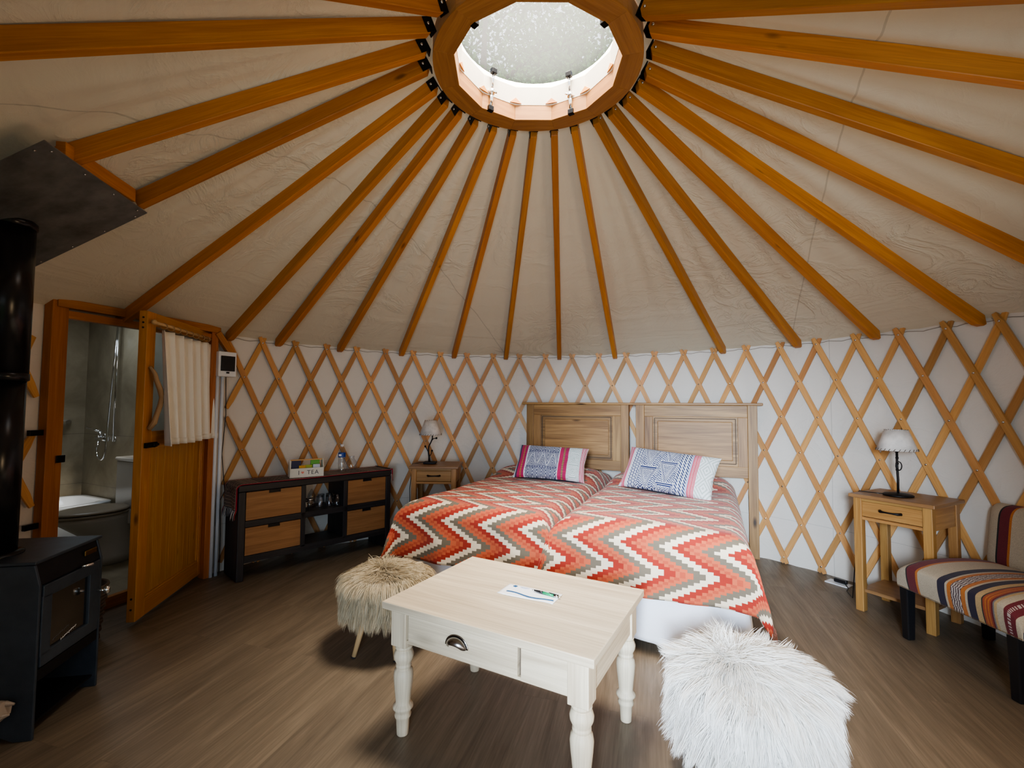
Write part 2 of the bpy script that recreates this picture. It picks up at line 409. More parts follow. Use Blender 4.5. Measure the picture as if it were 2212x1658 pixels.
def thing(name, label, cat, loc=(0, 0, 0), rotz=0, group=None):
    o = bpy.data.objects.new(name, None); COL.objects.link(o); o.empty_display_size = .1
    o.location = loc; o.rotation_euler = (0, 0, rotz); return tag(o, label, cat, group)
def struct(o, label=None):
    o['kind'] = 'structure'
    if label: o['label'] = label
    return o
def dup(root, loc, rotz, label):
    r = root.copy(); COL.objects.link(r); r.location = loc; r.rotation_euler = (0, 0, rotz); r['label'] = label
    for ch in list(root.children):
        c = ch.copy(); COL.objects.link(c); c.parent = r
        for g in ch.children:
            d = g.copy(); COL.objects.link(d); d.parent = c
    return r
def T(x=0, y=0, z=0): return Matrix.Translation((x, y, z))
def RX(a): return Matrix.Rotation(rad(a), 4, 'X')
def RY(a): return Matrix.Rotation(rad(a), 4, 'Y')
def RZ(a): return Matrix.Rotation(rad(a), 4, 'Z')

# ------------------------------------------------------------------ setting
fb = MB(); n = 72
fb.prism([(CX+2.74*math.cos(2*PI*i/n), CY+2.74*math.sin(2*PI*i/n)) for i in range(n)], -.06, 0)
struct(fb.build('floor', 'floor'), 'brown grey laminate floor with diagonal planks')

RW = 2.725
DOOR_A0, DOOR_A1 = -83.6, -62.0      # bathroom doorway
ENT0, ENT1 = 168.0, 196.0            # entrance behind the photographer
def wallpanel(name, a0, a1, z0, z1, label):
    w = MB(); nu = max(2, int((a1-a0)/1.5)); nv = max(2, int((z1-z0)/.08))
    def fn(u, v):
        a = a0+(a1-a0)*u; z = z0+(z1-z0)*v
        r = RW+.006*math.sin(a*.9+z*3)+.004*math.sin(a*2.3-z*5)
        return pol(a, r, z)
    w.grid(nu, nv, fn, None, lambda u, v: (rad(a0+(a1-a0)*u), z0+(z1-z0)*v))
    return struct(w.build(name, 'wall'), label)
wallpanel('wall_back', DOOR_A1, 110, 0, 1.86, 'white canvas yurt wall behind the lattice')
wallpanel('wall_right', 110, ENT0, 0, 1.86, 'canvas yurt wall to the right of the armchair')
wallpanel('wall_left', -164, DOOR_A0, 0, 1.86, 'canvas yurt wall behind the stove')

RINGZ = 2.9635; SL = .56
def roofz(r, off=0): return 2.972+.083-SL*(r-.52)+off
RAF = [(-128.2, -139.), (-114.6, -125.5), (-101.6, -106.), (-88.9, -93.5), (-74.0, -75.6), (-62.6, -59.8), (-50.6, -51.4), (-38.1, -39.8), (-25.0, -27.1),
       (-12.1, -15.6), (1.2, -3.9), (14.4, 8.2), (27.5, 20.5), (41.6, 42.4), (52.3, 55.5), (64.2, 67.2), (76.5, 80.0), (86.6, 92.9), (101.4, 104.8), (115.7, 120.3), (126.8, 134.0)]
rf = MB()
def rfn(u, v):
    a = -180+360*u; r = .50+(2.735-.50)*v
    z = roofz(r)+.012*math.sin(PI*v)*math.sin(a*.45)+.006*math.sin(a*1.3+v*7)*math.sin(PI*v)
    if v > .97: z = roofz(r)
    return pol(a, r, z)
rf.grid(360, 40, rfn, None, lambda u, v: (rad(-180+360*u), .50+(2.735-.50)*v))
struct(rf.build('ceiling', 'roof'), 'cone of off white canvas over the rafters')

# tension cable along the canvas edge
cb = MB(); cb.tube([pol(a, 2.7137, 1.800+.006*math.sin(a*1.7)) for a in np.arange(-60, 112, 1.0)], .0022, 5)
tag(cb.build('cable', 'rope'), 'thin dark cable running along the top of the lattice wall', 'cable')

# ------------------------------------------------------------------ skylight ring
ring = thing('skylight_ring', 'round orange laminated wood ring around the skylight opening', 'ring', (CX, CY, RINGZ))
th0 = math.degrees(3.4032)
def ringseg(k):
    a0 = th0-k*30; a1 = a0-30
    def P(a, r): return (r*math.sin(rad(a)), r*math.cos(rad(a)))
    i0, i1 = P(a0, .417), P(a1, .417)
    outer = [P(a0+(a1-a0)*t/8, .518) for t in range(9)]
    poly = [i0]+outer+[i1]
    # orientation
    ar = sum(poly[i][0]*poly[(i+1) % len(poly)][1]-poly[(i+1) % len(poly)][0]*poly[i][1] for i in range(len(poly)))
    if ar < 0: poly.reverse()
    mid = rad((a0+a1)/2)
    mb = MB(); mb.prism(poly, 0, .09)
    # uv: grain along the segment chord
    c, s_ = math.cos(mid), math.sin(mid); ro = random.random()*5
    mb.uv = [[(mb.v[i][0]*c-mb.v[i][1]*s_+ro, mb.v[i][0]*s_+mb.v[i][1]*c+mb.v[i][2]) for i in f] for f in mb.f]
    return mb
for k in range(12): ringseg(k).build('ring_segment', 'ring', ring, .0015)
M['upst'] = plain('skylit_pale_upstand', (.80, .74, .64), .6, 0, .05)  # strong skylight on the wood is put into this pale colour
us = MB(); us.grid(12, 2, lambda u, v: Vector((CX+(.425-.012*v)*math.sin(rad(th0-360*u)), CY+(.425-.012*v)*math.cos(rad(th0-360*u)), RINGZ+.09+.10*v)), None, None, False)
tag(us.build('upstand', 'upst', solid=.02), 'pale sunlit wooden upstand between the ring and the clear dome', 'upstand')
for k in range(12):
    a = th0-k*30; p = pol(a, .402, .095)-Vector((CX, CY, 0)); mb = MB(); mb.add([(-.035, 0, 0), (.035, 0, 0), (0, 0, .030), (-.035, .006, 0), (.035, .006, 0), (0, .006, .030)], [(0, 1, 2), (5, 4, 3), (0, 3, 4, 1), (1, 4, 5, 2), (2, 5, 3, 0)], None, False, T(*p) @ RZ(-a))
    mb.build('corner_wedge', 'rafter', ring)
dm = thing('skylight_dome', 'clear hazy plastic dome over the skylight ring', 'skylight', (CX, CY, RINGZ+.19))
d = MB(); d.lathe([(.43*math.cos(rad(t)), .13*math.sin(rad(t))+.012) for t in range(0, 91, 6)], 48, None, False); d.build('dome', 'dome', dm)
d = MB(); d.lathe([(.405, 0), (.45, 0), (.45, .03), (.405, .03), (.405, 0)], 48, None, False); d.build('rim', M['upst'], dm)
def struct_brace(a, label):
    t = thing('brace', label, 'brace', (0, 0, 0), 0, 'metal braces holding the skylight dome')
    p0 = pol(a, .405, RINGZ+.012); p1 = pol(a, .375, RINGZ+.215)
    mb = MB(); mb.tube([p0, (p0+p1)/2], .011, 8); mb.tube([(p0+p1)/2, p1], .007, 8); mb.build('rod', 'steel', t)
    q = (p0*.55+p1*.45); mb = MB(); mb.tube([q+Vector((-.03, 0, .01)), q+Vector((.03, 0, -.005))], .006, 8); mb.tube([q+Vector((0, 0, -.01)), q+Vector((0, 0, .012))], .017, 8); mb.build('wing_nut', 'chrome', t)
    for p, zz in ((p0, -.01), (p1, .01)):
        mb = MB(); mb.box((0, 0, 0), (.034, .026, .03), T(*p) @ RZ(-a)); mb.build('foot', 'bracket', t, .003)
struct_brace(-38, 'shiny adjustable metal brace at the lower left of the skylight')
struct_brace(32, 'shiny adjustable metal brace at the lower right of the skylight')
struct_brace(-134, 'dark footed metal brace at the upper left of the skylight')
struct_brace(136, 'dark footed metal brace at the upper right of the skylight')

# ------------------------------------------------------------------ rafters
ORD = ['first', 'second', 'third', 'fourth', 'fifth', 'sixth', 'seventh', 'eighth', 'ninth', 'tenth', 'eleventh', 'twelfth', 'thirteenth', 'fourteenth', 'fifteenth', 'sixteenth', 'seventeenth']
WHERE = {4: 'above the bathroom doorway', 5: 'near the breaker box', 13: 'above the right headboard'}
for i, (ar_, aw) in enumerate(RAF):
    ri_, ro_ = .535, 2.692
    A = pol(ar_, ri_); B = pol(aw, ro_)
    zi = 2.972-SL*(ri_-.52); zo = 2.972-SL*(ro_-.52)
    A.z = zi; B.z = zo
    end = 1.0
    if i in (2, 3): end = (1.93-ri_)/(ro_-ri_) if i == 2 else (1.885-ri_)/(ro_-ri_)
    d = B-A; Lh = Vector((d.x, d.y, 0)).length; L = d.length*end
    if i == 0: lab = 'orange pine rafter at the top edge left of the skylight'
    elif i == 1: lab = 'long orange pine rafter crossing high above the flue plate'
    elif i == 2: lab = 'yellow orange pine rafter butting the upper corner of the flue plate'
    elif i == 3: lab = 'greyish pine rafter butting the right corner of the flue plate'
    else: lab = 'orange pine rafter, %s to the right of the flue plate%s' % (ORD[i-4], ' '+WHERE[i] if i in WHERE else '')
    t = thing('rafter', lab, 'rafter', A, 0, 'roof rafters fanning out from the skylight ring')
    X = d.normalized(); Y = Vector((0, 0, 1)).cross(X).normalized(); Zv = X.cross(Y)
    t.rotation_euler = Matrix((X, Y, Zv)).transposed().to_euler()
    w, h = .021, .071
    # profile in x-z with a rounded tail and chamfered inner end
    if end < 1: prof = [(0.02, 0), (L, 0), (L, h), (0, h), (0, .02)]
    else: prof = [(.025, 0), (L-.05, 0), (L-.012, .012), (L, .03), (L-.035, h), (0, h), (0, .03)]
    n = len(prof); vs = [(x, -w, z) for x, z in prof]+[(x, w, z) for x, z in prof]
    fs = [tuple(range(n)), tuple(reversed(range(n, 2*n)))]+[(i_, n+i_, n+(i_+1) % n, (i_+1) % n) for i_ in range(n)]
    ro = random.random()*9
    uvs = [[(vs[k][0]+ro, vs[k][1]*1.0+vs[k][2]+.3*(fi > 1)) for k in f] for fi, f in enumerate(fs)]
    mb = MB(); mb.add(vs, fs, uvs); mb.build('beam', 'rafter', t, .003)
    # black steel bracket between rafter and ring + bolt
    mb = MB(); y1 = w+.004
    mb.prism([(-.010, -.024), (-.004, -.024), (-.004, y1-.004), (.040, y1-.004), (.040, y1), (-.010, y1)], .004, .068); mb.build('bracket', 'bracket', t, .001)
    for sg in (1, -1):
        mb = MB(); mb.lathe([(.007, 0), (.007, .003), (.004, .006), (0, .007)], 10, T(.022, sg*(w+(.004 if sg > 0 else 0)), .038) @ RX(-90*sg)); mb.build('bolt', 'steel', t)

# ------------------------------------------------------------------ lattice
A0 = math.degrees(-.9429); DA = math.degrees(.1032); ZT = 1.7871; DZ = .28836
lat = thing('lattice_wall', 'diamond lattice of crossed pine slats bolted together in front of the canvas wall', 'lattice', (CX, CY, 0))
left = thing('lattice_wall', 'short dark end of the lattice between the stovepipe and the bathroom door post', 'lattice', (CX, CY, 0))
def slat(parent, i, front, amin, amax):
    """i = top index; front slats lean one way, back slats the other"""
    s = .5 if front else -.5
    e = .17
    ks = [-e+(6+2*e)*j/28 for j in range(29)]
    pts = [(A0+(i+s*k)*DA, ZT-DZ*k) for k in ks]
    pts = [p for p in pts if amin <= p[0] <= amax]
    if len(pts) < 3: return None
    # direction in the unrolled wall (metres)
    dx = rad(s*DA)*R; dz = -DZ; L = math.hypot(dx, dz); nx, nz = -dz/L, dx/L
    hw = .0205; r0, r1 = (2.688, 2.700) if front else (2.7005, 2.7125)
    mb = MB(); vs = []; ro = random.random()*20; m = len(pts)
    for j, (a, z) in enumerate(pts):
        k = min(j, m-1-j); hh = hw*(.62 if k == 0 else 1)
        for (sg, r) in ((-1, r0), (1, r0), (1, r1), (-1, r1)):
            aa = a+math.degrees(sg*hh*nx/R); zz = z+sg*hh*nz
            p = pol(aa, r, zz); vs.append((p.x-CX, p.y-CY, p.z))
    fs = []; uvs = []; st = math.hypot((pts[1][0]-pts[0][0])*PI/180*R, pts[1][1]-pts[0][1])
    for j in range(m-1):
        for q in range(4):
            q2 = (q+1) % 4; fs.append((j*4+q, j*4+q2, j*4+4+q2, j*4+4+q))
            uvs.append([(ro+j*st, q*.045), (ro+j*st, q*.045+.041), (ro+j*st+st, q*.045+.041), (ro+j*st+st, q*.045)])
    fs += [(3, 2, 1, 0), tuple((m-1)*4+q for q in range(4))]; uvs += [[(0, 0)]*4]*2
    mb.add(vs, fs, uvs); return mb.build('slat', 'lattice', parent)
for i in range(-4, 26):
    slat(lat, i, True, -60.2, 108)
for i in range(-1, 28):
    slat(lat, i, False, -60.2, 108)
for i in range(-12, -5):
    slat(left, i, True, -112, -84.5)
for i in range(-9, -3):
    slat(left, i, False, -112, -84.5)
boltme = None
bm_ = MB(); bm_.lathe([(.0075, 0), (.0075, .002), (.005, .0045), (0, .0055)], 10)
bolts = []
for k in range(0, 7):
    for j in range(-6, 26):
        i = j+(.5 if k % 2 else 0); a = A0+i*DA
        if -59 < a < 104: bolts.append((a, ZT-DZ*k))
def vis_key(b):
    p = pol(b[0], 2.69, b[1]); return p.length
bolts.sort(key=vis_key)
# hidden ones low behind the beds and the sideboard go last
bolts.sort(key=lambda b: (0 if (b[1] > 1.3 or b[0] > 48) else 1, vis_key(b)))
first = None
for a, z in bolts[:96]:
    if first is None: first = bm_.build('bolt', 'steel', lat); o = first
    else: o = first.copy(); COL.objects.link(o)
    p = pol(a, 2.688, z); o.location = (p.x-CX, p.y-CY, z); o.rotation_euler = (rad(90), 0, rad(-a))
rest = MB()
for a, z in bolts[96:]:
    p = pol(a, 2.688, z); rest.lathe([(.0075, 0), (.0075, .002), (.005, .0045), (0, .0055)], 8, T(p.x-CX, p.y-CY, z) @ RZ(-a) @ RX(90))
rest.build('bolt', 'steel', lat, kind='stuff')

# ------------------------------------------------------------------ bathroom doorway
hinge = Vector((-2.325, 3.575, 0))
fr = thing('trim_1', 'orange wooden frame around the bathroom doorway', 'door frame'); fr['kind'] = 'structure'
def postbox(a, r, wz, wr, z0, z1, name):
    p = pol(a, r); mb = MB(); mb.box((0, 0, (z0+z1)/2), (wz, wr, z1-z0), T(p.x, p.y, 0) @ RZ(-a)); mb.build(name, 'frame', fr, .003)
postbox(-83.0, 2.69, .085, .055, 0, 1.86, 'post')
postbox(-62.3, 2.69, .05, .07, 0, 1.83, 'post')
pa = pol(-83.3, 2.70); pb = pol(-61.6, 2.70)
def beam(p0, p1, w, h, z0, z1=None, name='header', mat='frame', parent=fr):
    d = Vector((p1.x-p0.x, p1.y-p0.y, (z1-z0) if z1 is not None else 0)); L = d.length
    X = d.normalized(); Y = Vector((0, 0, 1)).cross(X).normalized(); Z_ = X.cross(Y)
    Mx = Matrix((X, Y, Z_)).transposed().to_4x4(); Mx.translation = Vector((p0.x, p0.y, z0))
    mb = MB(); mb.box((L/2, 0, 0), (L, w, h), Mx); return mb.build(name, mat, parent, .003)
beam(pa, pb, .09, .05, 1.845); beam(pa, pb, .05, .045, 1.785, name='header_stop')
beam(pol(-62, 2.66), pol(-59.5, 2.66), .04, .045, 1.82, 1.66, 'brace')
postbox(-72, 2.74, 1.02, .04, 0, .07, 'threshold')
for zz in (.62, 1.12):
    p = pol(-84.6, 2.69, zz); mb = MB(); mb.box((0, 0, 0), (.07, .02, .03), T(*p) @ RZ(84.6)); mb.build('clip', 'bracket', fr, .002)
p = pol(-82.35, 2.655, .97); mb = MB(); mb.box((0, 0, 0), (.045, .006, .04), T(*p) @ RZ(81.9)); mb.build('strike_plate', 'bracket', fr, .002)

DANG = math.atan2(-.825, .15); DL = .84
door = thing('door_1', 'ajar orange pine plank door with a curtained upper half', 'door', hinge, DANG); door['kind'] = 'structure'
th = .045
mb = MB(); mb.box((DL-.045, 0, .93), (.09, th, 1.80)); mb.box((.045, 0, .93), (.09, th, 1.80)); mb.builds('stile', 'door', door, .003)
mb = MB(); mb.box((DL/2, 0, 1.79), (DL-.18, th, .08)); mb.box((DL/2, 0, 1.07), (DL-.18, th, .09)); mb.box((DL/2, 0, .08), (DL-.18, th, .10)); mb.builds('rail', 'door', door, .003)
mb = MB(); nb = 7; bw = (DL-.18)/nb
for k in range(nb): mb.box((.09+bw*(k+.5), -.004, .58), (bw-.004, .018, .90))
mb.build('panel', 'door', door, .002)
mb = MB()
for (c, d_) in (((DL-.096, .012, .58), (.014, .014, .90)), ((.096, .012, .58), (.014, .014, .90)), ((DL/2, .012, 1.02), (DL-.18, .014, .014)), ((DL/2, .012, .137), (DL-.18, .014, .014))): mb.box(c, d_)
mb.builds('moulding', 'door', door, .003)
mb = MB(); mb.box((DL/2, 0, 1.43), (DL-.18, .006, .64)); mb.build('pane', 'pane', door)
mb = MB(); mb.tube([(DL-.03, .03, 1.50), (DL-.035, .055, 1.46), (DL-.045, .06, 1.42), (DL-.075, .065, 1.37), (DL-.10, .065, 1.32), (DL-.09, .062, 1.27), (DL-.065, .06, 1.22), (DL-.05, .055, 1.17), (DL-.045, .03, 1.13)],
                 [.010, .012, .014, .015, .014, .015, .014, .016, .013], 10); mb.build('branch_handle', 'branch', door)
mb = MB(); mb.box((DL-.07, .030, 1.035), (.11, .02, .03)); mb.tube([(DL-.12, .045, 1.035), (DL-.005, .045, 1.035)], .009, 8); mb.lathe([(.014, 0), (.014, .02), (0, .025)], 10, T(DL-.06, .04, 1.035) @ RX(-90)); mb.build('latch', 'iron', door, .002)
mb = MB()
for zz in (.42, 1.60): mb.box((.0, .026, zz), (.06, .006, .08)); mb.tube([(-.004, .03, zz-.04), (-.004, .03, zz+.04)], .006, 8)
mb.build('hinge', 'bracket', door, .001)
mb = MB()
for zz in (.10, .16, 1.76, 1.73, 1.79): mb.lathe([(.006, 0), (.006, .002)], 10, T(DL, 0, zz) @ RY(90))
mb.builds('plug', 'rubber', door)
# curtain rod (turned wood), curtain with rings
Dm = Matrix.Translation(hinge) @ Matrix.Rotation(DANG, 4, 'Z')
rod = thing('curtain_rod', 'thin pale wooden rod across the top of the bathroom door', 'curtain rod', hinge, DANG)
mb = MB(); mb.tube([(.05, .052, 1.765), (DL-.02, .052, 1.765)], .009, 10); mb.build('rod', 'peg', rod)
mb = MB(); mb.lathe([(0, -.018), (.012, -.012), (.016, 0), (.012, .012), (0, .018)], 12, T(DL-.01, .052, 1.765) @ RY(90)); mb.build('finial', 'peg', rod)
mb = MB(); mb.box((DL-.06, .035, 1.765), (.02, .035, .02)); mb.box((.08, .035, 1.765), (.02, .035, .02)); mb.builds('holder', 'peg', rod, .002)
cu = thing('curtain', 'short cream cotton curtain hanging from wooden rings on the bathroom door', 'curtain', hinge, DANG)
def cfn(u, v):
    x = .03+(.72+.02*v)*u; z = 1.725-.70*(1-v)
    wv = math.sin(u*2*PI*6.2+.6)+.35*math.sin(u*2*PI*13+2)
    y = .058+(.017+.012*(1-v))*wv+.02*(1-v)+.05*(1-v)*max(0, u-.8)*3
    return Vector((x+.01*math.cos(u*2*PI*6.2)+(.03*(1-v) if u > .9 else 0)*(u-.9)*10, y, z+.004*math.sin(u*9)))
mb = MB(); mb.grid(150, 20, cfn); mb.build('cloth', 'curtain', cu, solid=.002)
mb = MB(); mb.grid(150, 1, lambda u, v: cfn(u, v*.055)+Vector((0, .0025, 0))); mb.build('hem', 'curtain', cu, solid=.002)
for k in range(9):
    x = .06+.083*k; mb = MB(); mb.tube([(x, .052+.019*math.cos(t), 1.757+.019*math.sin(t)) for t in np.linspace(0, 2*PI, 17)], .0028, 6, cap=False); mb.build('curtain_ring', 'branch', cu)

# ------------------------------------------------------------------ breaker box and conduits
bx = pol(-60.6, 2.655, 1.585)
bk = thing('breaker_box', 'white electrical breaker box with a smoked window beside the curtain', 'breaker box', bx, rad(60.6))
mb = MB(); mb.box((0, 0, 0), (.135, .07, .19)); mb.build('case', 'white', bk, .006)
mb = MB(); mb.box((0, -.038, .005), (.105, .008, .115)); mb.build('window', 'blackp', bk, .003)
mb = MB(); mb.box((0, -.038, -.065), (.02, .01, .012)); mb.build('latch', 'blackp', bk, .001)
for a, lab in ((-61.75, 'white vertical conduit pipe nearest the door jamb'), (-60.95, 'white vertical conduit pipe nearest the sideboard')):
    p = pol(a, 2.655); mb = MB(); mb.tube([(p.x, p.y, 0), (p.x, p.y, 1.49)], .0125, 12)
    tag(mb.build('conduit', 'conduit'), lab, 'pipe', 'white conduits below the breaker box')
p = pol(-60.3, 2.665); mb = MB(); mb.tube([(p.x, p.y, 1.49), (p.x+.004, p.y+.01, 1.2), (p.x-.01, p.y, .9), (p.x+.015, p.y+.01, .62), (p.x-.012, p.y, .55), (p.x, p.y, .3), (p.x, p.y, .02)], .003, 6)
tag(mb.build('wire', 'blackp'), 'thin black wire hanging beside the white conduits', 'wire')

# ------------------------------------------------------------------ bathroom
BC = Vector((-4.26, 4.70, 0)); DL_ = Vector((-.4600, -.8879, 0)).normalized(); DR_ = Vector((.894, -.4475, 0)).normalized()
def vwall(name, p0, p1, z1, mat, label):
    d = p1-p0; L = d.length; mb = MB()
    mb.add([p0, p1, p1+Vector((0, 0, z1)), p0+Vector((0, 0, z1))], [(0, 1, 2, 3)], [[(0, 0), (L, 0), (L, z1), (0, z1)]])
    return struct(mb.build(name, mat), label)
BL_ = BC+DL_*2.6; BR_ = BC+DR_*2.22
vwall('wall_bathroom_left', BL_, BC, 2.25, 'tile', 'grey tiled bathroom wall beside the tub')
vwall('wall_bathroom_back', BC, BR_, 2.25, 'tile', 'grey tiled bathroom wall with the shower mixer')
NR_ = pol(-84.0, 2.76)
vwall('wall_bathroom_front', BL_, NR_, 2.25, 'tile', 'grey tiled bathroom wall behind the stove')
mb = MB(); mb.add([BL_, BC, BR_, NR_], [(3, 2, 1, 0)], [[(0, 0), (2.6, 0), (2.6, 2.2), (0, 2.2)]]); o = mb.build('floor_bathroom', 'tile'); o.location.z = -.004; struct(o, 'grey tiled bathroom floor')
mb = MB(); up = Vector((0, 0, 2.25)); mb.add([BL_+up, BC+up, BR_+up, NR_+up], [(0, 1, 2, 3)]); struct(mb.build('ceiling_bathroom', 'teawhite'), 'bathroom ceiling')
bang = math.degrees(math.atan2(DR_.y, DR_.x))        # local x along back wall, local -y into the room
# bathtub in the corner
tb = thing('bathtub', 'glossy white bathtub in the corner of the bathroom', 'bathtub', BC, rad(bang))
def tubp(s, t, z): return Vector((s, -t, z))
mb = MB(); NU = 48
def rrect(cx, cy, hx, hy, e, k):
    a = 2*PI*k/NU; c, s_ = math.cos(a), math.sin(a)
    return (cx+hx*math.copysign(abs(c)**e, c), cy+hy*math.copysign(abs(s_)**e, s_))
rings = [(.355, .755, 1.0*.25, .02), (.355, .755, .25, .385), (.355, .755, .25, .39), (.30, .70, .35, .392), (.285, .68, .4, .38), (.26, .64, .45, .25), (.22, .58, .5, .13), (.12, .45, .5, .11)]
vs = []
for hx, hy, e, z in rings:
    for k in range(NU):
        x, y = rrect(.37, -.77, hx, hy, e, k); vs.append((x, y, z))
fs = [(r*NU+k, r*NU+(k+1) % NU, (r+1)*NU+(k+1) % NU, (r+1)*NU+k) for r in range(len(rings)-1) for k in range(NU)]+[tuple((len(rings)-1)*NU+k for k in range(NU))]
mb.add(vs, fs, None, True); mb.build('tub_shell', 'tub', tb)
mb = MB(); mb.lathe([(.025, 0), (.02, .006), (0, .008)], 16, T(.37, -.16, .30) @ RX(70)); mb.build('overflow', 'chrome', tb)
# toilet
TO = BC+DR_*1.25
to = thing('toilet', 'white toilet with a closed beige lid behind the bathroom door', 'toilet', TO, rad(bang))
def oval(k, n, w, l0, l1, y0):
    a = 2*PI*k/n; s_ = math.sin(a); return (w*math.cos(a), y0+(l1 if s_ < 0 else l0)*s_)
def ovals(levels, n=32):
    vs = []; 
    for (w, l0, l1, y0, z) in levels:
        for k in range(n): x, y = oval(k, n, w, l0, l1, y0); vs.append((x, y, z))
    fs = [(r*n+k, r*n+(k+1) % n, (r+1)*n+(k+1) % n, (r+1)*n+k) for r in range(len(levels)-1) for k in range(n)]
    fs += [tuple(reversed(range(n))), tuple((len(levels)-1)*n+k for k in range(n))]
    return vs, fs
mb = MB(); mb.add(*ovals([(.11, .15, .20, -.28, 0), (.105, .14, .18, -.28, .06), (.09, .13, .13, -.27, .17), (.13, .16, .20, -.32, .27), (.175, .19, .26, -.37, .36), (.185, .19, .275, -.37, .395)]), None, True); mb.build('bowl', 'porc', to)
mb = MB(); mb.add(*ovals([(.188, .19, .28, -.37, .398), (.195, .195, .285, -.37, .404), (.195, .195, .285, -.37, .416), (.185, .19, .275, -.37, .42)]), None, True); mb.build('seat', 'porcs', to)
mb = MB(); mb.add(*ovals([(.185, .19, .275, -.37, .424), (.195, .195, .285, -.37, .428), (.195, .195, .285, -.37, .438), (.17, .17, .26, -.37, .448), (.08, .08, .12, -.37, .452)]), None, True); mb.build('lid', 'porcs', to)
mb = MB(); mb.box((0, -.10, .60), (.36, .17, .40)); mb.box((0, -.10, .81), (.385, .19, .03)); mb.build('tank', 'porc', to, .012)
mb = MB(); mb.box((0, -.14, .35), (.2, .16, .12)); mb.build('neck', 'porc', to, .02)
mb = MB(); mb.lathe([(.02, 0), (.02, .012), (0, .015)], 12, T(0, -.10, .825)); mb.build('flush_button', 'chrome', to)
# shower mixer on the back wall
MX = BC+DR_*.52
sh = thing('shower_mixer', 'chrome shower mixer with a looped hose on the grey tiled wall', 'shower', MX, rad(bang))
mb = MB(); mb.tube([(-.10, -.07, .95), (.12, -.07, .95)], .019, 12)
for x in (-.08, .08): mb.tube([(x, 0, .95), (x, -.07, .95)], .013, 10); mb.lathe([(.032, 0), (.028, .012), (.014, .02)], 16, T(x, 0, .95) @ RX(90))
mb.build('body', 'chrome', sh)
mb = MB(); mb.tube([(-.01, -.08, .965), (-.01, -.08, 1.02)], .018, 12); mb.tube([(-.01, -.08, 1.02), (-.05, -.11, 1.035), (-.12, -.14, 1.05)], [.012, .008, .006], 10); mb.builds('lever', 'chrome', sh)
mb = MB(); mb.lathe([(.012, 0), (.018, .01), (.018, .03), (.013, .036)], 12, T(.06, -.07, .965)); mb.build('diverter', 'chrome', sh)
mb = MB(); hp = [(-.03, -.08, .93)]+[(.045+.085*math.cos(t), -.09, .86+.10*math.sin(t)) for t in np.linspace(PI, 2*PI, 12)]+[(.13, -.08, 1.1), (.135, -.06, 1.6), (.14, -.03, 2.2)]
mb.tube(hp, .0085, 8); mb.build('hose', 'chrome', sh)
mb = MB(); mb.tube([(.165, -.05, .93), (.17, -.05, 2.2)], .009, 8); mb.build('riser', 'chrome', sh)
SD = BC+DL_*.12
sd = thing('soap_dish', 'small chrome soap dish on the bathroom wall near the corner', 'soap dish', (SD.x, SD.y, 1.10), rad(bang))
mb = MB(); mb.tube([(0, 0, 0), (.06, -.03, 0)], .018, 12); mb.build('holder', 'chrome', sd)
mb = MB(); mb.lathe([(.02, 0), (.05, .008), (.06, .018), (.052, .02), (.02, .01)], 20, T(.08, -.10, 0)); mb.build('dish', 'porc', sd)

# ------------------------------------------------------------------ flue plate, blocking, pipe and stove
def roof_under(x, y, off): r = math.hypot(x-CX, y-CY); return 2.972-SL*(r-.52)+off
pc = [(-1.64, 1.60), (-1.765, 2.225), (-2.26, 2.19), (-2.18, 1.58)]
pl = MB(); zs = [roof_under(x, y, -.012) for x, y in pc]
vs = [(x, y, z) for (x, y), z in zip(pc, zs)]+[(x, y, z+.004) for (x, y), z in zip(pc, zs)]
pl.add(vs, [(3, 2, 1, 0), (4, 5, 6, 7)]+[(i, (i+1) % 4, 4+(i+1) % 4, 4+i) for i in range(4)])
fp = thing('flue_plate', 'dark grey galvanised sheet fixed under the rafters around the stovepipe', 'metal plate'); pl.build('sheet', 'fluep', fp)
mb = MB()
for i in range(4):
    a_, b_ = Vector(vs[i]), Vector(vs[(i+1) % 4]); c_ = sum((Vector(v) for v in vs[:4]), Vector())/4
    for t in (.06, .35, .65, .94): q = a_.lerp(b_, t).lerp(c_, .06); mb.lathe([(.006, 0), (0, -.003)], 8, T(q.x, q.y, q.z-.001))
mb.builds('screw', 'steel', fp)
e0, e1 = Vector((-1.700, 1.72, 0)), Vector((-1.765, 2.13, 0))
bb = beam(e0, e1, .035, .06, roof_under(e0.x, e0.y, .035), roof_under(e1.x, e1.y, .035), 'blocking_board', 'rafter', None)
tag(bb, 'short orange pine board between two rafters along the flue plate edge', 'board')
PXY = (-2.085, 1.91)
pp = thing('stovepipe', 'glossy black stovepipe rising from the wood stove to the roof plate', 'stovepipe', (PXY[0], PXY[1], .665))
mb = MB(); mb.lathe([(.078, 0), (.078, .72)], 32); mb.build('lower_pipe', 'pipe', pp)
mb = MB(); mb.lathe([(.083, .72), (.083, 1.38)], 32); mb.build('upper_pipe', 'pipe', pp)
mb = MB(); mb.lathe([(.079, .705), (.086, .71), (.086, .735), (.081, .74)], 32); mb.lathe([(.083, 1.34), (.088, 1.345), (.088, 1.365), (.083, 1.37)], 32); mb.lathe([(.10, 0), (.10, .012), (.079, .02)], 32); mb.builds('collar', 'pipe', pp)
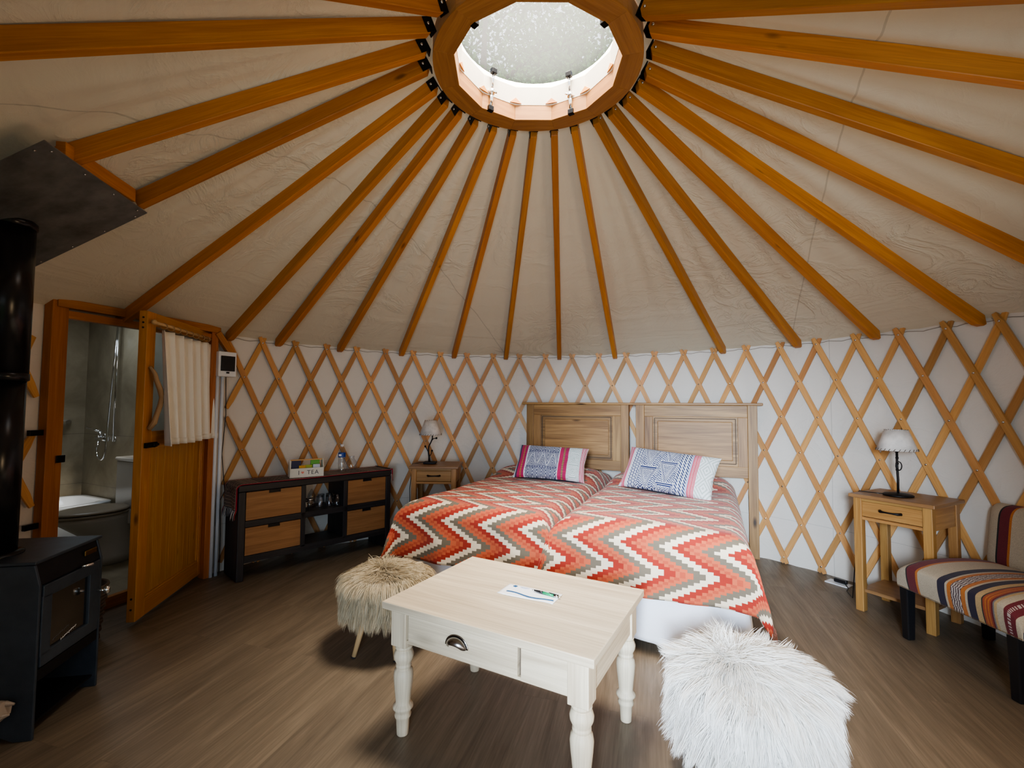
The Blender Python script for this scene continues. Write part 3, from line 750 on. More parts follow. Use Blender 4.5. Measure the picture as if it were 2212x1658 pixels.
# stove: local x = width seen by camera (from front-left corner), front faces room centre
SF = Vector((-1.815, 1.845, 0)); SB = Vector((-1.885, 2.206, 0)); fd = (SB-SF).normalized()
sa = math.atan2(fd.y, fd.x)
sv = thing('wood_stove', 'blue grey steel wood stove with a glass door and legs, at the left edge', 'stove', SF, sa)
FW = (SB-SF).length; DPT = .50; HT = .665   # local x: along the front 0..FW, local +y: depth away from room
def side(x0, name_lab=None):
    s_ = MB(); prof = [(0, 0), (.06, 0), (.10, .02), (DPT-.06, .02), (DPT-.05, 0), (DPT, 0), (DPT, HT-.01), (.02, HT-.01), (0, HT-.09)]
    s_.prism(prof, 0, .012, T(x0, 0, 0) @ Matrix(((0, 0, 1, 0), (1, 0, 0, 0), (0, 1, 0, 0), (0, 0, 0, 1)))); return s_
side(0).build('side_panel', 'stove', sv, .002); side(FW-.012).build('side_panel', 'stove', sv, .002)
mb = MB(); mb.box((FW/2, DPT/2+.01, HT), (FW+.02, DPT+.0, .012)); mb.build('top_plate', 'stove', sv, .003)
mb = MB(); mb.add([(0.012, .004, HT-.09), (FW-.012, .004, HT-.09), (FW-.012, .024, HT-.008), (.012, .024, HT-.008)], [(0, 1, 2, 3)]); mb.build('top_band', 'stoved', sv)
mb = MB(); mb.box((FW-.07, .009, HT-.045), (.075, .006, .022), RX(0)); mb.build('plaque', 'brass', sv, .002)
mb = MB(); mb.box((FW/2, .27, .42), (FW-.024, .44, .32)); mb.build('firebox', 'stoved', sv)
mb = MB()
for (c, d_) in (((FW/2, .006, .545), (FW-.04, .018, .05)), ((FW/2, .006, .285), (FW-.04, .018, .05)), ((.042, .006, .415), (.05, .018, .23)), ((FW-.05, .006, .415), (.065, .018, .23))): mb.box(c, d_)
dr = mb.build('door', 'stove', sv, .003)
mb = MB(); mb.box((FW/2, .010, .415), (FW-.10, .004, .22)); mb.build('glass', 'stoveglass', dr)
mb = MB(); mb.tube([(FW-.05, -.01, .44), (FW-.05, -.045, .44)], .006, 8); mb.lathe([(0, -.018), (.012, -.012), (.012, .012), (0, .018)], 10, T(FW-.05, -.05, .44)); mb.build('handle', 'chrome', dr)
mb = MB(); mb.tube([(FW-.15, -.006, .578), (FW-.12, -.03, .578), (FW-.09, -.006, .578)], .006, 8); mb.build('air_lever', 'chrome', sv)
mb = MB(); mb.box((FW/2, .012, .232), (FW-.03, .02, .045)); mb.build('lower_rail', 'stoved', sv, .002)
mb = MB(); mb.box((FW/2, DPT-.01, .14), (FW-.024, .01, .25)); mb.box((FW/2, DPT/2, .05), (FW-.024, DPT-.03, .008)); mb.build('wood_shelf', 'stoved', sv)
mb = MB()
rng = random.Random(3)
pts = []
for k in range(26):
    t = k/25; pts.append((FW*.32+t*.085, -.006+.003*math.sin(k*1.9)*rng.random(), .318+t*.02+.006*abs(math.sin(k*1.3))))
mb.tube([(x, y-.0, z) for x, y, z in pts], .0013, 4); mb.build('maker_mark', 'paper', dr)
lg = thing('firewood_log', 'split firewood log with ragged end leaning at the base of the stove', 'log', (-1.945, 1.775, .0), rad(8))
mb = MB(); mb.tube([(-.20, 0, .05), (-.05, .004, .09), (.06, .0, .145), (.085, 0, .153)], [.048, .05, .040, .028], 7); mb.build('wood', 'log', lg)
mb = MB(); mb.tube([(.05, .012, .16), (.075, .012, .165), (.105, .012, .163)], [.016, .012, .004], 5); mb.tube([(.06, -.012, .125), (.085, -.012, .133), (.11, -.014, .14)], [.014, .01, .003], 5); mb.builds('splinter', 'log', lg)
# wicker wastebasket behind the stove
wb = thing('wicker_basket', 'dark woven wicker basket on the floor behind the stove', 'basket', (-2.30, 2.545, 0))
mb = MB(); mb.lathe([(.0, .005), (.085, .005), (.12, .30), (.112, .30), (.08, .02), (0, .02)], 28, None, False); mb.build('inner', 'wick', wb)
for k in range(14):
    z = .015+k*.0205; r = .088+.034*z/.3
    mb = MB() if k == 0 else mb
    mb.tube([((r+.004*math.sin(j*PI/2+k*PI))*math.cos(2*PI*j/40), (r+.004*math.sin(j*PI/2+k*PI))*math.sin(2*PI*j/40), z) for j in range(41)], .0075, 5, cap=False)
mb.build('weave', 'wick', wb)
mb = MB(); mb.tube([(.122*math.cos(2*PI*j/40), .122*math.sin(2*PI*j/40), .30) for j in range(41)], .009, 6, cap=False); mb.build('rim', 'wick', wb)

# ------------------------------------------------------------------ sideboard
SO = Vector((-1.97, 3.43, 0)); SE = Vector((-1.10, 4.33, 0)); sd_ = (SE-SO); SW = sd_.length; SA = math.atan2(sd_.y, sd_.x)
sb = thing('sideboard', 'low black stained sideboard with four brown drawers and open middle shelves', 'sideboard', SO, SA)
SDP = .30; SH = .69   # local x along the front, local y toward the wall
t_ = .05
mb = MB(); mb.box((SW/2, SDP/2, SH-t_/2), (SW, SDP, t_)); mb.build('top', 'dark', sb, .008)
mb = MB()
for x in (t_/2, SW-t_/2): mb = MB(); mb.box((x, SDP/2, (SH-t_)/2), (t_, SDP, SH-t_)); mb.build('side_panel', 'dark', sb, .006)
x1, x2 = SW*.375, SW*.655
for x in (x1, x2): mb = MB(); mb.box((x, SDP/2, .40), (.035, SDP-.01, .48)); mb.build('divider', 'dark', sb, .002)
mb = MB(); mb.box((SW/2, SDP/2, .405), (SW-.1, SDP-.01, .045)); mb.build('shelf', 'dark', sb, .002)
mb = MB(); mb.box((SW/2, SDP/2, .15), (SW-.1, SDP-.01, .05)); mb.build('bottom_rail', 'dark', sb, .002)
for xa, xb in ((t_, x1-.0175), (x2+.0175, SW-t_)):
    for za, zb in ((.175, .3825), (.4275, .64)):
        w, h = xb-xa, zb-za; xc = (xa+xb)/2
        nw, nh = .085, .022
        a_, b_, c_, d_ = xa+.003, xb-.003, za+.004, zb-.004
        mb = MB(); mb.prism([(a_, c_), (b_, c_), (b_, d_), (xc+nw/2, d_), (xc+nw/2, d_-nh), (xc-nw/2, d_-nh), (xc-nw/2, d_), (a_, d_)], -.023, -.005, RX(90))
        dd = mb.build('drawer', 'drawer', sb)
        mb = MB(); mb.box((xc, .020, zb-.004-nh/2), (nw, .006, nh)); mb.build('finger_slot', 'blackp', dd)
        mb = MB(); mb.box((xc, .15, (za+zb)/2), (w-.01, .24, h-.02)); mb.build('drawer_box', 'dark', dd)
# table runner on the sideboard
def runner_col(u, v):   # u along length (m), v across (m)
    if v < .012 or v > .288: return (.42, .02, .05)
    if v < .022 or v > .278: return (.62, .56, .50)
    k = u*9.0; c = (.36, .31, .27); dk = (.035, .033, .05)
    seg = int(k) % 3
    if seg == 0:
        return dk if (u*160) % 2 < 1 else c
    if seg == 1:
        tt = abs((v*18) % 2-1); return dk if ((u*70+tt*5) % 2) < 1.1 else c
    return dk if ((u*90) % 2 < 1) ^ ((v*90) % 2 < 1) else (.45, .38, .33)
rn = thing('table_runner', 'dark patterned woven runner with red edges draped over the sideboard', 'table runner', SO, SA)
def rfn2(u, v):
    s = -.19+(SW+.24)*u; y = .0+.30*v-.004
    e = .012
    if s < 0: x = -e; z = SH+e+s-.0
    elif s > SW: x = SW+e; z = SH+e-(s-SW)
    else: x = s; z = SH+.005
    if -.03 < s < .03 :
        t = (s+.03)/.06*PI/2; x = -e+(.03+e)*(1-math.cos(t)); z = SH-.026+.031*math.sin(t)
    if s < -.03: x += -.008*math.sin(v*9)*min(1, -s*6); 
    return Vector((x, y+.004*math.sin(s*8), z))
mb = MB(); mb.grid(300, 40, rfn2, None, lambda u, v: (u*(SW+.24), v*.30)); mb.build('cloth', 'runner', rn, colf=runner_col, solid=.003)
for mat, sel in (('fringew', 0), ('fringer', 1), ('fringeb', 2)):
    mb = MB(); rr_ = random.Random(5+sel)
    for k in range(30):
        v = (k+.5)/30
        if (v < .07 or v > .93) != (sel == 1): continue
        if sel != 1 and (k % 2 == 0) != (sel == 0): continue
        p = rfn2(0, v); q = p+Vector((-.012*rr_.random()-.004, rr_.uniform(-.006, .006), -.055-.02*rr_.random()))
        mb.tube([p, (p+q)/2+Vector((-.004, 0, 0)), q], [.0022, .002, .001], 4)
        p = rfn2(1, v); q = p+Vector((.006, rr_.uniform(-.004, .004), -.06)); mb.tube([p, q], .0018, 4)
    mb.build('fringe', mat, rn, kind='stuff')
SM = Matrix.Translation(SO) @ Matrix.Rotation(SA, 4, 'Z')
def onside(x, y, z=SH+.0075): return SM @ Vector((x, y, z))
# tea box with letters, handle and sachets
TB = onside(.52, .10); tb_ = thing('tea_box', 'white wooden tea caddy lettered I love TEA on the sideboard', 'tea box', TB, SA-rad(12))
TW = .25
mb = MB(); mb.box((0, -.045, .036), (TW, .006, .072)); mb.box((0, .045, .036), (TW, .006, .072)); mb.box((0, 0, .004), (TW, .09, .008))
for x in (-TW/2, TW/2): mb.prism([(-.048, 0), (.048, 0), (.048, .072), (.016, .14), (-.016, .14), (-.048, .072)], -.003, .003, T(x, 0, 0) @ Matrix(((0, 0, 1, 0), (1, 0, 0, 0), (0, 1, 0, 0), (0, 0, 0, 1))))
mb.build('caddy', 'teawhite', tb_, .001)
mb = MB(); mb.box((0, 0, .135), (TW, .02, .008)); mb.build('handle', 'trimw', tb_, .001)
def text(s_, size, loc, rot, mat, parent, name='lettering', ext=.0006):
    cu_ = bpy.data.curves.new(name, 'FONT'); cu_.body = s_; cu_.size = size; cu_.extrude = ext; cu_.align_x = 'CENTER'; cu_.align_y = 'CENTER'
    o = bpy.data.objects.new(name, cu_); COL.objects.link(o); o.location = loc; o.rotation_euler = rot
    if len(s_) > 1: cu_.space_character = 1.15
    bpy.context.view_layer.update()
    me = bpy.data.meshes.new_from_object(o.evaluated_get(bpy.context.evaluated_depsgraph_get())); bpy.data.objects.remove(o)
    me.materials.clear(); me.materials.append(M[mat]); o = bpy.data.objects.new(name, me); COL.objects.link(o); o.location = loc; o.rotation_euler = rot; o.parent = parent
    return o
text('I', .05, (-.062, -.0488, .036), (rad(90), 0, 0), 'ink', tb_)
tt = text('TEA', .047, (.043, -.0488, .036), (rad(90), 0, 0), 'ink', tb_)
hp_ = []
for k in range(24):
    a = 2*PI*k/24; hp_.append((.0007*16*math.sin(a)**3, .0007*(13*math.cos(a)-5*math.cos(2*a)-2*math.cos(3*a)-math.cos(4*a))))
mb = MB(); mb.prism(list(reversed(hp_)), 0, .0012, T(-.034, -.0482, .038) @ RX(90)); mb.build('heart', 'red', tb_)
for (x, y, h, c, lab) in ((-.075, .0, .125, (.012, .016, .07), 'dark blue'), (-.03, -.015, .082, (.62, .33, .03), 'orange'), (.015, -.015, .085, (.35, .42, .05), 'yellow green'), (.07, .01, .12, (.13, .42, .06), 'bright green'), (.075, -.02, .088, (.55, .60, .75), 'pale blue')):
    mt = plain('sachet_'+lab, c, .5); w = .07 if h > .1 else .055
    p = tb_.matrix_basis @ Vector((x, y, 0)) if False else None
    t = thing('tea_sachet', '%s tea sachet standing in the white tea caddy' % lab, 'tea sachet', Matrix.Translation(TB) @ Matrix.Rotation(SA-rad(12), 4, 'Z') @ Vector((x, y, .009)), SA-rad(12), 'tea sachets in the caddy')
    mb = MB(); mb.box((0, 0, h/2), (w, .012, h)); mb.build('packet', mt, t, .002)
# plastic bottle and glass carafe
BT = onside(.86, .17); bt = thing('water_bottle', 'clear plastic water bottle with a blue label on the sideboard', 'bottle', BT)
mb = MB(); mb.lathe([(.0, .002), (.028, .0), (.031, .008), (.031, .03), (.029, .034), (.031, .04), (.031, .085), (.029, .09), (.031, .095), (.031, .15), (.026, .185), (.0135, .205), (.0135, .22)], 24, None, False); mb.build('body', 'glass', bt)
M['lblb'] = plain('blue_label', (.01, .06, .33), .4)
mb = MB(); mb.lathe([(.0318, .125), (.0318, .165)], 24, None, False); mb.build('label', 'lblb', bt)
mb = MB(); mb.box((-.004, -.0325, .145), (.022, .001, .018)); mb.build('label_mark', 'paper', bt)
mb = MB(); mb.lathe([(.015, .218), (.015, .238), (0, .239)], 20); mb.build('cap', 'white', bt)
BG = onside(.925, .12); bg = thing('glass_carafe', 'round clear glass carafe right of the water bottle', 'carafe', BG)
mb = MB(); mb.lathe([(0, .003), (.038, 0), (.046, .01), (.048, .05), (.044, .085), (.028, .105), (.022, .12), (.026, .135)], 28, None, False); mb.build('body', 'tumbler', bg)
# glassware on the middle shelf
shz = .4285
def tumbler(x, y, lab, first=[None]):
    p = SM @ Vector((x, y, shz))
    if first[0] is None:
        t = thing('drinking_glass', lab, 'glass', p, 0, 'upturned glasses on the middle shelf')
        mb = MB(); mb.lathe([(.032, 0), (.033, .004), (.028, .095), (.0, .098)], 20, None, False); mb.build('wall', 'tumbler', t)
        mb = MB(); mb.lathe([(.028, .085), (.028, .096), (0, .098)], 20); mb.build('base', 'glass', t); first[0] = t; return t
    return dup(first[0], p, random.random()*6, lab)
tumbler(.64, .10, 'upturned drinking glass at the front left of the glasses on the shelf')
tumbler(.715, .085, 'upturned drinking glass in the front middle of the shelf')
tumbler(.775, .07, 'upturned drinking glass at the front right of the shelf')
tumbler(.68, .17, 'upturned drinking glass behind the front left glass')
tumbler(.75, .16, 'upturned drinking glass behind the front right glass')
p = SM @ Vector((.60, .17, shz)); fl = thing('glass_bottle', 'slim clear bottle standing behind the glasses on the shelf', 'bottle', p)
mb = MB(); mb.lathe([(0, 0), (.03, 0), (.032, .09), (.024, .115), (.006, .145), (0, .15)], 20, None, False); mb.build('body', 'tumbler', fl)
p = SM @ Vector((.555, .10, shz)); jr = thing('sugar_jar', 'squat glass jar with a metal lid on the shelf', 'jar', p)
mb = MB(); mb.lathe([(0, 0), (.035, 0), (.05, .02), (.052, .05), (.036, .075)], 24, None, False); mb.build('body', 'tumbler', jr)
mb = MB(); mb.lathe([(.038, .074), (.038, .086), (0, .088)], 24); mb.build('lid', 'steel', jr)
p = SM @ Vector((.505, .05, shz)); jr = thing('metal_shaker', 'small shiny metal shaker at the left end of the shelf', 'shaker', p)
mb = MB(); mb.lathe([(0, 0), (.022, 0), (.022, .075)], 20, None, False); mb.build('body', 'chrome', jr)
mb = MB(); mb.lathe([(.023, .072), (.022, .09), (.008, .10), (0, .10)], 20); mb.build('lid', 'blackp', jr)

# ------------------------------------------------------------------ nightstands
def nightstand(label, loc, rz, grp, w=.40, d=.36, h=.735):
    t = thing('nightstand', label, 'nightstand', loc, rz, grp)   # origin front-left leg corner, x across, y depth
    mb = MB(); mb.box((w/2, d/2, h-.011), (w+.045, d+.045, .022)); mb.build('top', 'nstop', t, .004)
    for x in (.02, w-.02):
        for y in (.02, d-.02): mb = MB(); mb.box((x, y, (h-.022)/2), (.046, .046, h-.022)); mb.build('leg', 'ns', t, .003)
    mb = MB(); mb.box((.012, d/2, h-.09), (.018, d-.08, .135)); mb.box((w-.012, d/2, h-.09), (.018, d-.08, .135)); mb.box((w/2, d-.02, h-.09), (w-.08, .018, .135)); mb.builds('apron', 'ns', t, .002)
    mb = MB(); mb.box((w/2, .02, h-.032), (w-.08, .03, .02)); mb.box((w/2, .02, h-.15), (w-.08, .03, .02)); mb.builds('rail', 'ns', t, .002)
    mb = MB(); mb.box((w/2, .016, h-.09), (w-.085, .02, .094)); dd = mb.build('drawer', 'ns', t, .003)
    mb = MB(); mb.tube([(w/2-.055, -.002, h-.085), (w/2-.045, -.022, h-.085), (w/2-.02, -.026, h-.085), (w/2+.02, -.026, h-.085), (w/2+.045, -.022, h-.085), (w/2+.055, -.002, h-.085)], [.009, .008, .005, .005, .008, .009], 8); mb.build('handle', 'iron', dd)
    mb = MB(); mb.box((w/2, d/2, .13), (w-.03, d-.03, .02)); mb.build('shelf', 'nstop', t, .002)
    return t
e_ = math.atan2(-.882, .472)
ns2 = nightstand('pine nightstand at the right, between the bed and the striped armchair', (2.215, 3.068, 0), e_, 'pine nightstands')
ns1 = dup(ns2, (-.90, 4.27, 0), rad(0), 'pine nightstand at the left between the sideboard and the left bed')

def lamp_shade(t, r0, r1, z0, z1):
    n = 8; mb = MB()
    mb.lathe([(r1*1.0, z0), (r0, z1)], 32, None, False); mb.build('lamp_shade', 'shade', t, solid=.002)
    mb = MB(); 
    for r, z, k in ((r1, z0, 26), (r0, z1, 16)):
        for j in range(k):
            a = 2*PI*j/k; dz_ = .012 if z == z0 else -.012
            mb.tube([(r*1.01*math.cos(a), r*1.01*math.sin(a), z-.002*(1 if z == z0 else -1)), ((r*1.01-.002)*math.cos(a+.10), (r*1.01-.002)*math.sin(a+.10), z+dz_)], .0016, 4)
    mb.build('stitching', 'stitch_slit', t)
# right lamp: round base, straight stem with a curl
L2 = Vector((2.435, 2.985, .737))
l2 = thing('table_lamp', 'black iron lamp with a straight curled stem on the right nightstand', 'lamp', L2)
mb = MB(); mb.lathe([(0, 0), (.078, 0), (.080, .006), (.070, .012), (.02, .017), (0, .018)], 32); mb.build('base', 'iron', l2)
mb = MB(); mb.tube([(0, 0, .01), (.002, 0, .1), (0, .001, .18), (0, 0, .285)], .0068, 10)
for z in (.16, .20, .235): mb.lathe([(.006, -.006), (.010, 0), (.006, .006)], 10, T(0, 0, z))
mb.build('stem', 'iron', l2)
mb = MB(); mb.tube([(.006+.019*math.cos(t)*(1-.1*t/6), -.004, .185+.027*math.sin(t)*(1-.1*t/6)) for t in np.linspace(-2.6, 4.4, 26)], .0032, 6); mb.build('curl', 'iron', l2)
mb = MB(); mb.lathe([(.006, .27), (.024, .28), (.018, .30), (.012, .32)], 16); mb.build('socket', 'iron', l2)
lamp_shade(l2, .060, .106, .283, .412)
# left lamp: square base, twisted branch stem
L1 = Vector((-.765, 4.45, .737))
l1 = thing('table_lamp', 'black iron branch shaped lamp with a small parchment shade on the left nightstand', 'lamp', L1)
mb = MB(); mb.box((0, 0, .010), (.115, .10, .018)); mb.build('base', 'iron', l1, .004)
mb = MB(); mb.tube([(-.008, 0, .015), (-.010, 0, .06), (-.018, 0, .11), (-.015, 0, .16), (.005, 0, .20), (.018, 0, .235), (.018, 0, .28)], [.011, .009, .007, .006, .006, .006, .006], 8)
mb.tube([(-.016, 0, .10), (-.035, 0, .14), (-.045, 0, .155)], .004, 6); mb.tube([(-.010, 0, .06), (.008, 0, .09), (.014, 0, .115)], .004, 6); mb.tube([(.012, 0, .215), (.03, 0, .235), (.05, 0, .235)], .004, 6); mb.build('stem', 'iron', l1)
mb = MB()
for q in ((-.048, 0, .16), (.016, 0, .12), (.056, 0, .238)): mb.lathe([(0, -.010), (.007, -.007), (.010, 0), (.007, .007), (0, .010)], 10, T(*q))
mb.builds('berry', 'iron', l1)
mb = MB(); mb.lathe([(.006, .26), (.02, .27), (.015, .30)], 16, T(.018, 0, 0)); mb.build('socket', 'iron', l1)
lamp_shade(l1, .055, .103, .268, .405)
# lamp cords
mb = MB(); mb.tube([L2+Vector((-.07, .03, .006)), L2+Vector((-.11, .09, .004)), Vector((2.31, 3.145, .738)), Vector((2.305, 3.165, .72)), Vector((2.31, 3.165, .5)), Vector((2.265, 3.15, .2)), Vector((2.30, 3.22, .012)), Vector((2.36, 3.36, .004)), Vector((2.40, 3.40, .004)), Vector((2.42, 3.47, .02))], .003, 6)
tag(mb.build('lamp_cord', 'blackp'), 'thin black lamp cord trailing down the right nightstand to the floor', 'cord')
mb = MB(); mb.tube([L1+Vector((-.05, .02, .006)), L1+Vector((-.09, .05, .004)), Vector((-.93, 4.45, .735)), Vector((-.955, 4.46, .5)), Vector((-.95, 4.5, .1)), Vector((-.95, 4.55, .01))], .003, 6)
tag(mb.build('lamp_cord', 'blackp'), 'thin black lamp cord hanging beside the left nightstand', 'cord')
# paper / plate with a plug on the floor
pf = thing('outlet_plate', 'white floor plate with a black plug near the right wall', 'outlet', (2.40, 3.50, 0), rad(-60))
mb = MB(); mb.box((0, 0, .004), (.15, .09, .008)); mb.build('plate', 'white', pf, .002)
mb = MB(); mb.box((.01, .01, .022), (.085, .03, .026)); mb.build('plug', 'blackp', pf, .006)

# ------------------------------------------------------------------ beds
P0 = Vector((2.113, 4.052, 0)); BA = math.atan2(-.3955, .9184)   # local x = right along headboard, y = toward the head, origin right end of the head
BM = Matrix.Translation(P0) @ Matrix.Rotation(BA, 4, 'Z')
def bedpt(r, a, z=0): return BM @ Vector((r, a, z))
def headboard(r0, r1, label, seed):
    random.seed(seed)
    t = thing('headboard', label, 'headboard', bedpt(r0, 0), BA, 'pine headboards'); w = r1-r0; Hh = 1.322
    for x in (.038, w-.038):
        mb = MB(); mb.box((x, 0, (Hh-.02)/2), (.076, .04, Hh-.02)); mb.build('post', 'hb', t, .003)
    mb = MB(); mb.box((w/2, -.004, Hh-.011), (w+.085, .085, .022)); mb.build('cap', 'hb', t, .005)
    mb = MB(); mb.box((w/2, 0, Hh-.075), (w-.152, .028, .105)); mb.box((w/2, 0, .72), (w-.152, .028, .095)); mb.builds('rail', 'hb', t, .003)
    for x in (.115, w-.115):
        mb = MB(); mb.box((x, 0, .98), (.078, .028, .43)); mb.build('stile', 'hb', t, .003)
    mb = MB(); mb.box((w/2, .006, .98), (w-.30, .012, .43)); mb.build('panel_ground', 'hb', t)
    x0, x1_, z0, z1 = .17, w-.17, .79, 1.18
    mb = MB(); mb.box((w/2, -.003, (z0+z1)/2), (x1_-x0-.05, .014, z1-z0-.05)); mb.build('raised_panel', 'hb', t, .006)
    mb = MB(); th_ = .006
    for (c, d_) in (((w/2, -.0135, z1), (x1_-x0, .006, th_)), ((w/2, -.0135, z0), (x1_-x0, .006, th_)), ((x0, -.0135, (z0+z1)/2), (th_, .006, z1-z0)), ((x1_, -.0135, (z0+z1)/2), (th_, .006, z1-z0))): mb.box(c, d_)
    mb.builds('panel_groove', 'stitch_slit', t)
    return t
headboard(-1.02, 0.0, 'knotty pine headboard with a raised panel behind the right bed', 3)
headboard(-2.125, -1.085, 'knotty pine headboard with a raised panel behind the left bed', 4)
random.seed(11)
FOOT = 1.95; TOP = .645
def bed(r0, r1, label):
    t = thing('bed', label, 'bed', bedpt(r0, -.03), BA, 'twin beds'); w = r1-r0; L = FOOT-.05
    mb = MB(); mb.box((w/2, -L/2, .20), (w-.06, L-.04, .24)); mb.build('base', 'matt', t, .01)
    mb = MB(); mb.box((w/2, -L/2, .46), (w-.05, L-.03, .28)); mb.build('mattress', 'matt', t, .05)
    for x in (.06, w-.06):
        for y in (-.1, -L+.12): mb = MB(); mb.lathe([(.02, 0), (.025, .1)], 12, T(x, y, 0)); mb.build('leg', 'blackp', t)
    # hanging white sheet around the three free sides
    path = [(0, 0), (0, -L), (w, -L), (w, 0)]
    seg = [L, w, L]; tot = sum(seg)
    def sfn(u, v):
        s_ = u*tot; i = 0
        while i < 2 and s_ > seg[i]: s_ -= seg[i]; i += 1
        a_, b_ = path[i], path[i+1]; tt_ = s_/seg[i]
        x = a_[0]+(b_[0]-a_[0])*tt_; y = a_[1]+(b_[1]-a_[1])*tt_
        nx, ny = ((-1, 0), (0, -1), (1, 0))[i]
        z = .40-.37*v; fl = -.004+.030*v+.012*v*math.sin(u*tot*11)+.006*math.sin(u*tot*23+v*4)
        if i == 1: fl += .02*v*math.sin(tt_*PI*3+1)
        z += .03*v*math.sin(u*tot*2.1)**2
        # round the corners
        return Vector((x+nx*fl, y+ny*fl, z))
    mb = MB(); mb.grid(190, 16, sfn); mb.build('sheet', 'sheet', t, solid=.003)
    mb = MB(); mb.box((w/2, -.30, .64), (w-.22, .42, .10)); mb.build('pillow', 'sheet', t, .05)
    return t
bed(-1.19, -.20, 'right twin bed with a white sheet under its zigzag bedspread')
bed(-2.25, -1.24, 'left twin bed with a white sheet under its zigzag bedspread')

def spread(r0, r1, label, mat, dl, dr_, phase, seed):
    rng = random.Random(seed)
    t = thing('bedspread', label, 'bedspread', bedpt((r0+r1)/2, 0), BA, 'zigzag bedspreads')
    hw = (r1-r0)/2+.012; rc = .10; Lb = FOOT+.03; df = .345
    head = -.045
    arc = rc*PI/2
    def prof(s, lim, drop):
        """s = cloth distance from centre: returns (offset, fall)"""
        fl = lim-rc
        if s <= fl: return s, 0.0
        q = s-fl
        if q <= arc: a = q/rc; return fl+rc*math.sin(a), rc*(1-math.cos(a))
        q -= arc; return lim+q*.10, rc+q
    sl = (hw-rc)+arc+(dl-rc); sr = (hw-rc)+arc+(dr_-rc); lf = (Lb+head-rc)+arc+(df-rc)
    def P(s, l):
        """s signed lateral cloth coordinate, l cloth distance from head edge"""
        side_ = -1 if s < 0 else 1
        x, fx = prof(abs(s), hw, dl if s < 0 else dr_); x *= side_
        yy, fy = prof(l-head, Lb, df)  ; y = -yy
        # falls combined (corner)
        f = (fx**3.2+fy**3.2)**(1/3.2); mn = min(fx, fy)
        z = TOP-f
        k = mn*.22
        x += side_*k*1.0; y -= k*.75
        # hanging folds
        if fx > rc: x += side_*(.014*math.sin(l*13+phase)+.008*math.sin(l*29+seed))*min(1, (fx-rc)/.12)
        if fy > rc: y += -(.012*math.sin(s*11+phase)+.007*math.sin(s*25+2*phase))*min(1, (fy-rc)/.12)
        # top undulation, crown, pillow bump at the head
        if fx < .05 and fy < .05:
            pass
        tp = max(0, 1-f/.15)
        z += tp*(.010*(1-(x/hw)**2)+.004*math.sin(x*7+l*4+phase)+.003*math.sin(l*11-x*5))
        if l < .75:
            b_ = math.sin(PI*min(1, max(0, (l+.02)/.72)))**1.3*max(0, 1-abs(x/hw)**6)
            z += .075*b_*tp
        return Vector((x, y, z))
    nu, nv = 130, 170
    mb = MB(); mb.grid(nu, nv, lambda u, v: P(-sl+(sl+sr)*u, lf*(1-v)), None, lambda u, v: (-sl+(sl+sr)*u+phase*.03, lf*(1-v)))
    mb.build('cloth', mat, t, solid=.006)
    for side_, send in ((-1, sl), (1, sr)):
        mb = MB()
        for k in range(190):
            l = lf*(k+.5)/190
            p = P(side_*send, l)
            if p.z < .12: continue
            q = p+Vector((side_*.012+rng.uniform(-.008, .008), rng.uniform(-.012, .012), -.06-.02*rng.random()))
            m_ = (p+q)/2+Vector((side_*.008, 0, .004)); mb.tube([p, m_, q], [.0022, .0018, .0012], 4)
        mb.build('fringe', 'fringew' if side_ < 0 else M['fringer2'], t, kind='stuff')
    return t
M['fringer2'] = plain('mixed_tassel', (.46, .22, .17), .9, 0, .6)
spread(-1.19, -.195, 'red, grey and cream zigzag bedspread on the right bed', 'zig_a', .30, .33, .9, 2)
spread(-2.25, -1.24, 'red, grey and cream zigzag bedspread on the left bed', 'zig_b', .33, .30, 3.1, 5)

# cushions
NV, WH = (.010, .022, .10), (.56, .58, .64)
def tri(x): return abs((x % 2)-1)
def cush1(u, v):     # left bed
    if u < .03: return WH
    if u < .055: return (.05, .04, .10)
    if u < .155:
        if .095 < u < .115: return (.42, .26, .06) if (v*34) % 1 < .55 else (.30, .02, .08)
        return (.42, .02, .10) if (v*34) % 1 < .8 or u < .09 else (.12, .02, .10)
    if u < .175: return WH
    if u < .62:
        x = (u-.175)/.445
        for b in (.26, .74):
            if abs(v-b) < .035:
                if abs(v-b) > .022: return NV
                if abs(v-b) > .015: return WH
                return WH if (x*12) % 1 < .15 else NV
        sec = 0 if v < .26 else (1 if v < .74 else 2)
        if sec == 1:
            yy = (v-.26)/.48; cell = x*3; cx = (cell % 1)-.5
            up_ = abs(cx)*2 < 1-yy
            ph = (yy*7+abs(cx)*9) if up_ else (yy*4-cx*12*(1 if int(cell) % 2 else -1))
            if abs(abs(cx)*2-(1-yy)) < .05: return WH
            return NV if ph % 1 < .55 else WH
        yy = v*8 if sec == 0 else (v-.74)*8
        return NV if (tri(x*7+.3)*3+yy*(1 if sec else -1)*1.5) % 1 < .55 else WH
    if u < .635: return WH
    if u < .755:
        if .683 < u < .707: return (.36, .25, .07) if (v*34) % 1 < .55 else (.08, .03, .1)
        return (.42, .02, .10) if (v*34) % 1 < .8 or u < .67 else (.12, .02, .10)
    if u < .935:
        x = (u-.755)/.18; d_ = max(abs(((x*1.0) % 1)-.5)*1.4, abs(((v*2.6) % 1)-.5))
        return (.33, .42, .40) if (d_*8+.3*math.sin(v*20)) % 1 < .42 else (.68, .72, .74)
    return (.48, .05, .12) if ((u-.935)*90) % 1 < .55 else (.75, .68, .70)
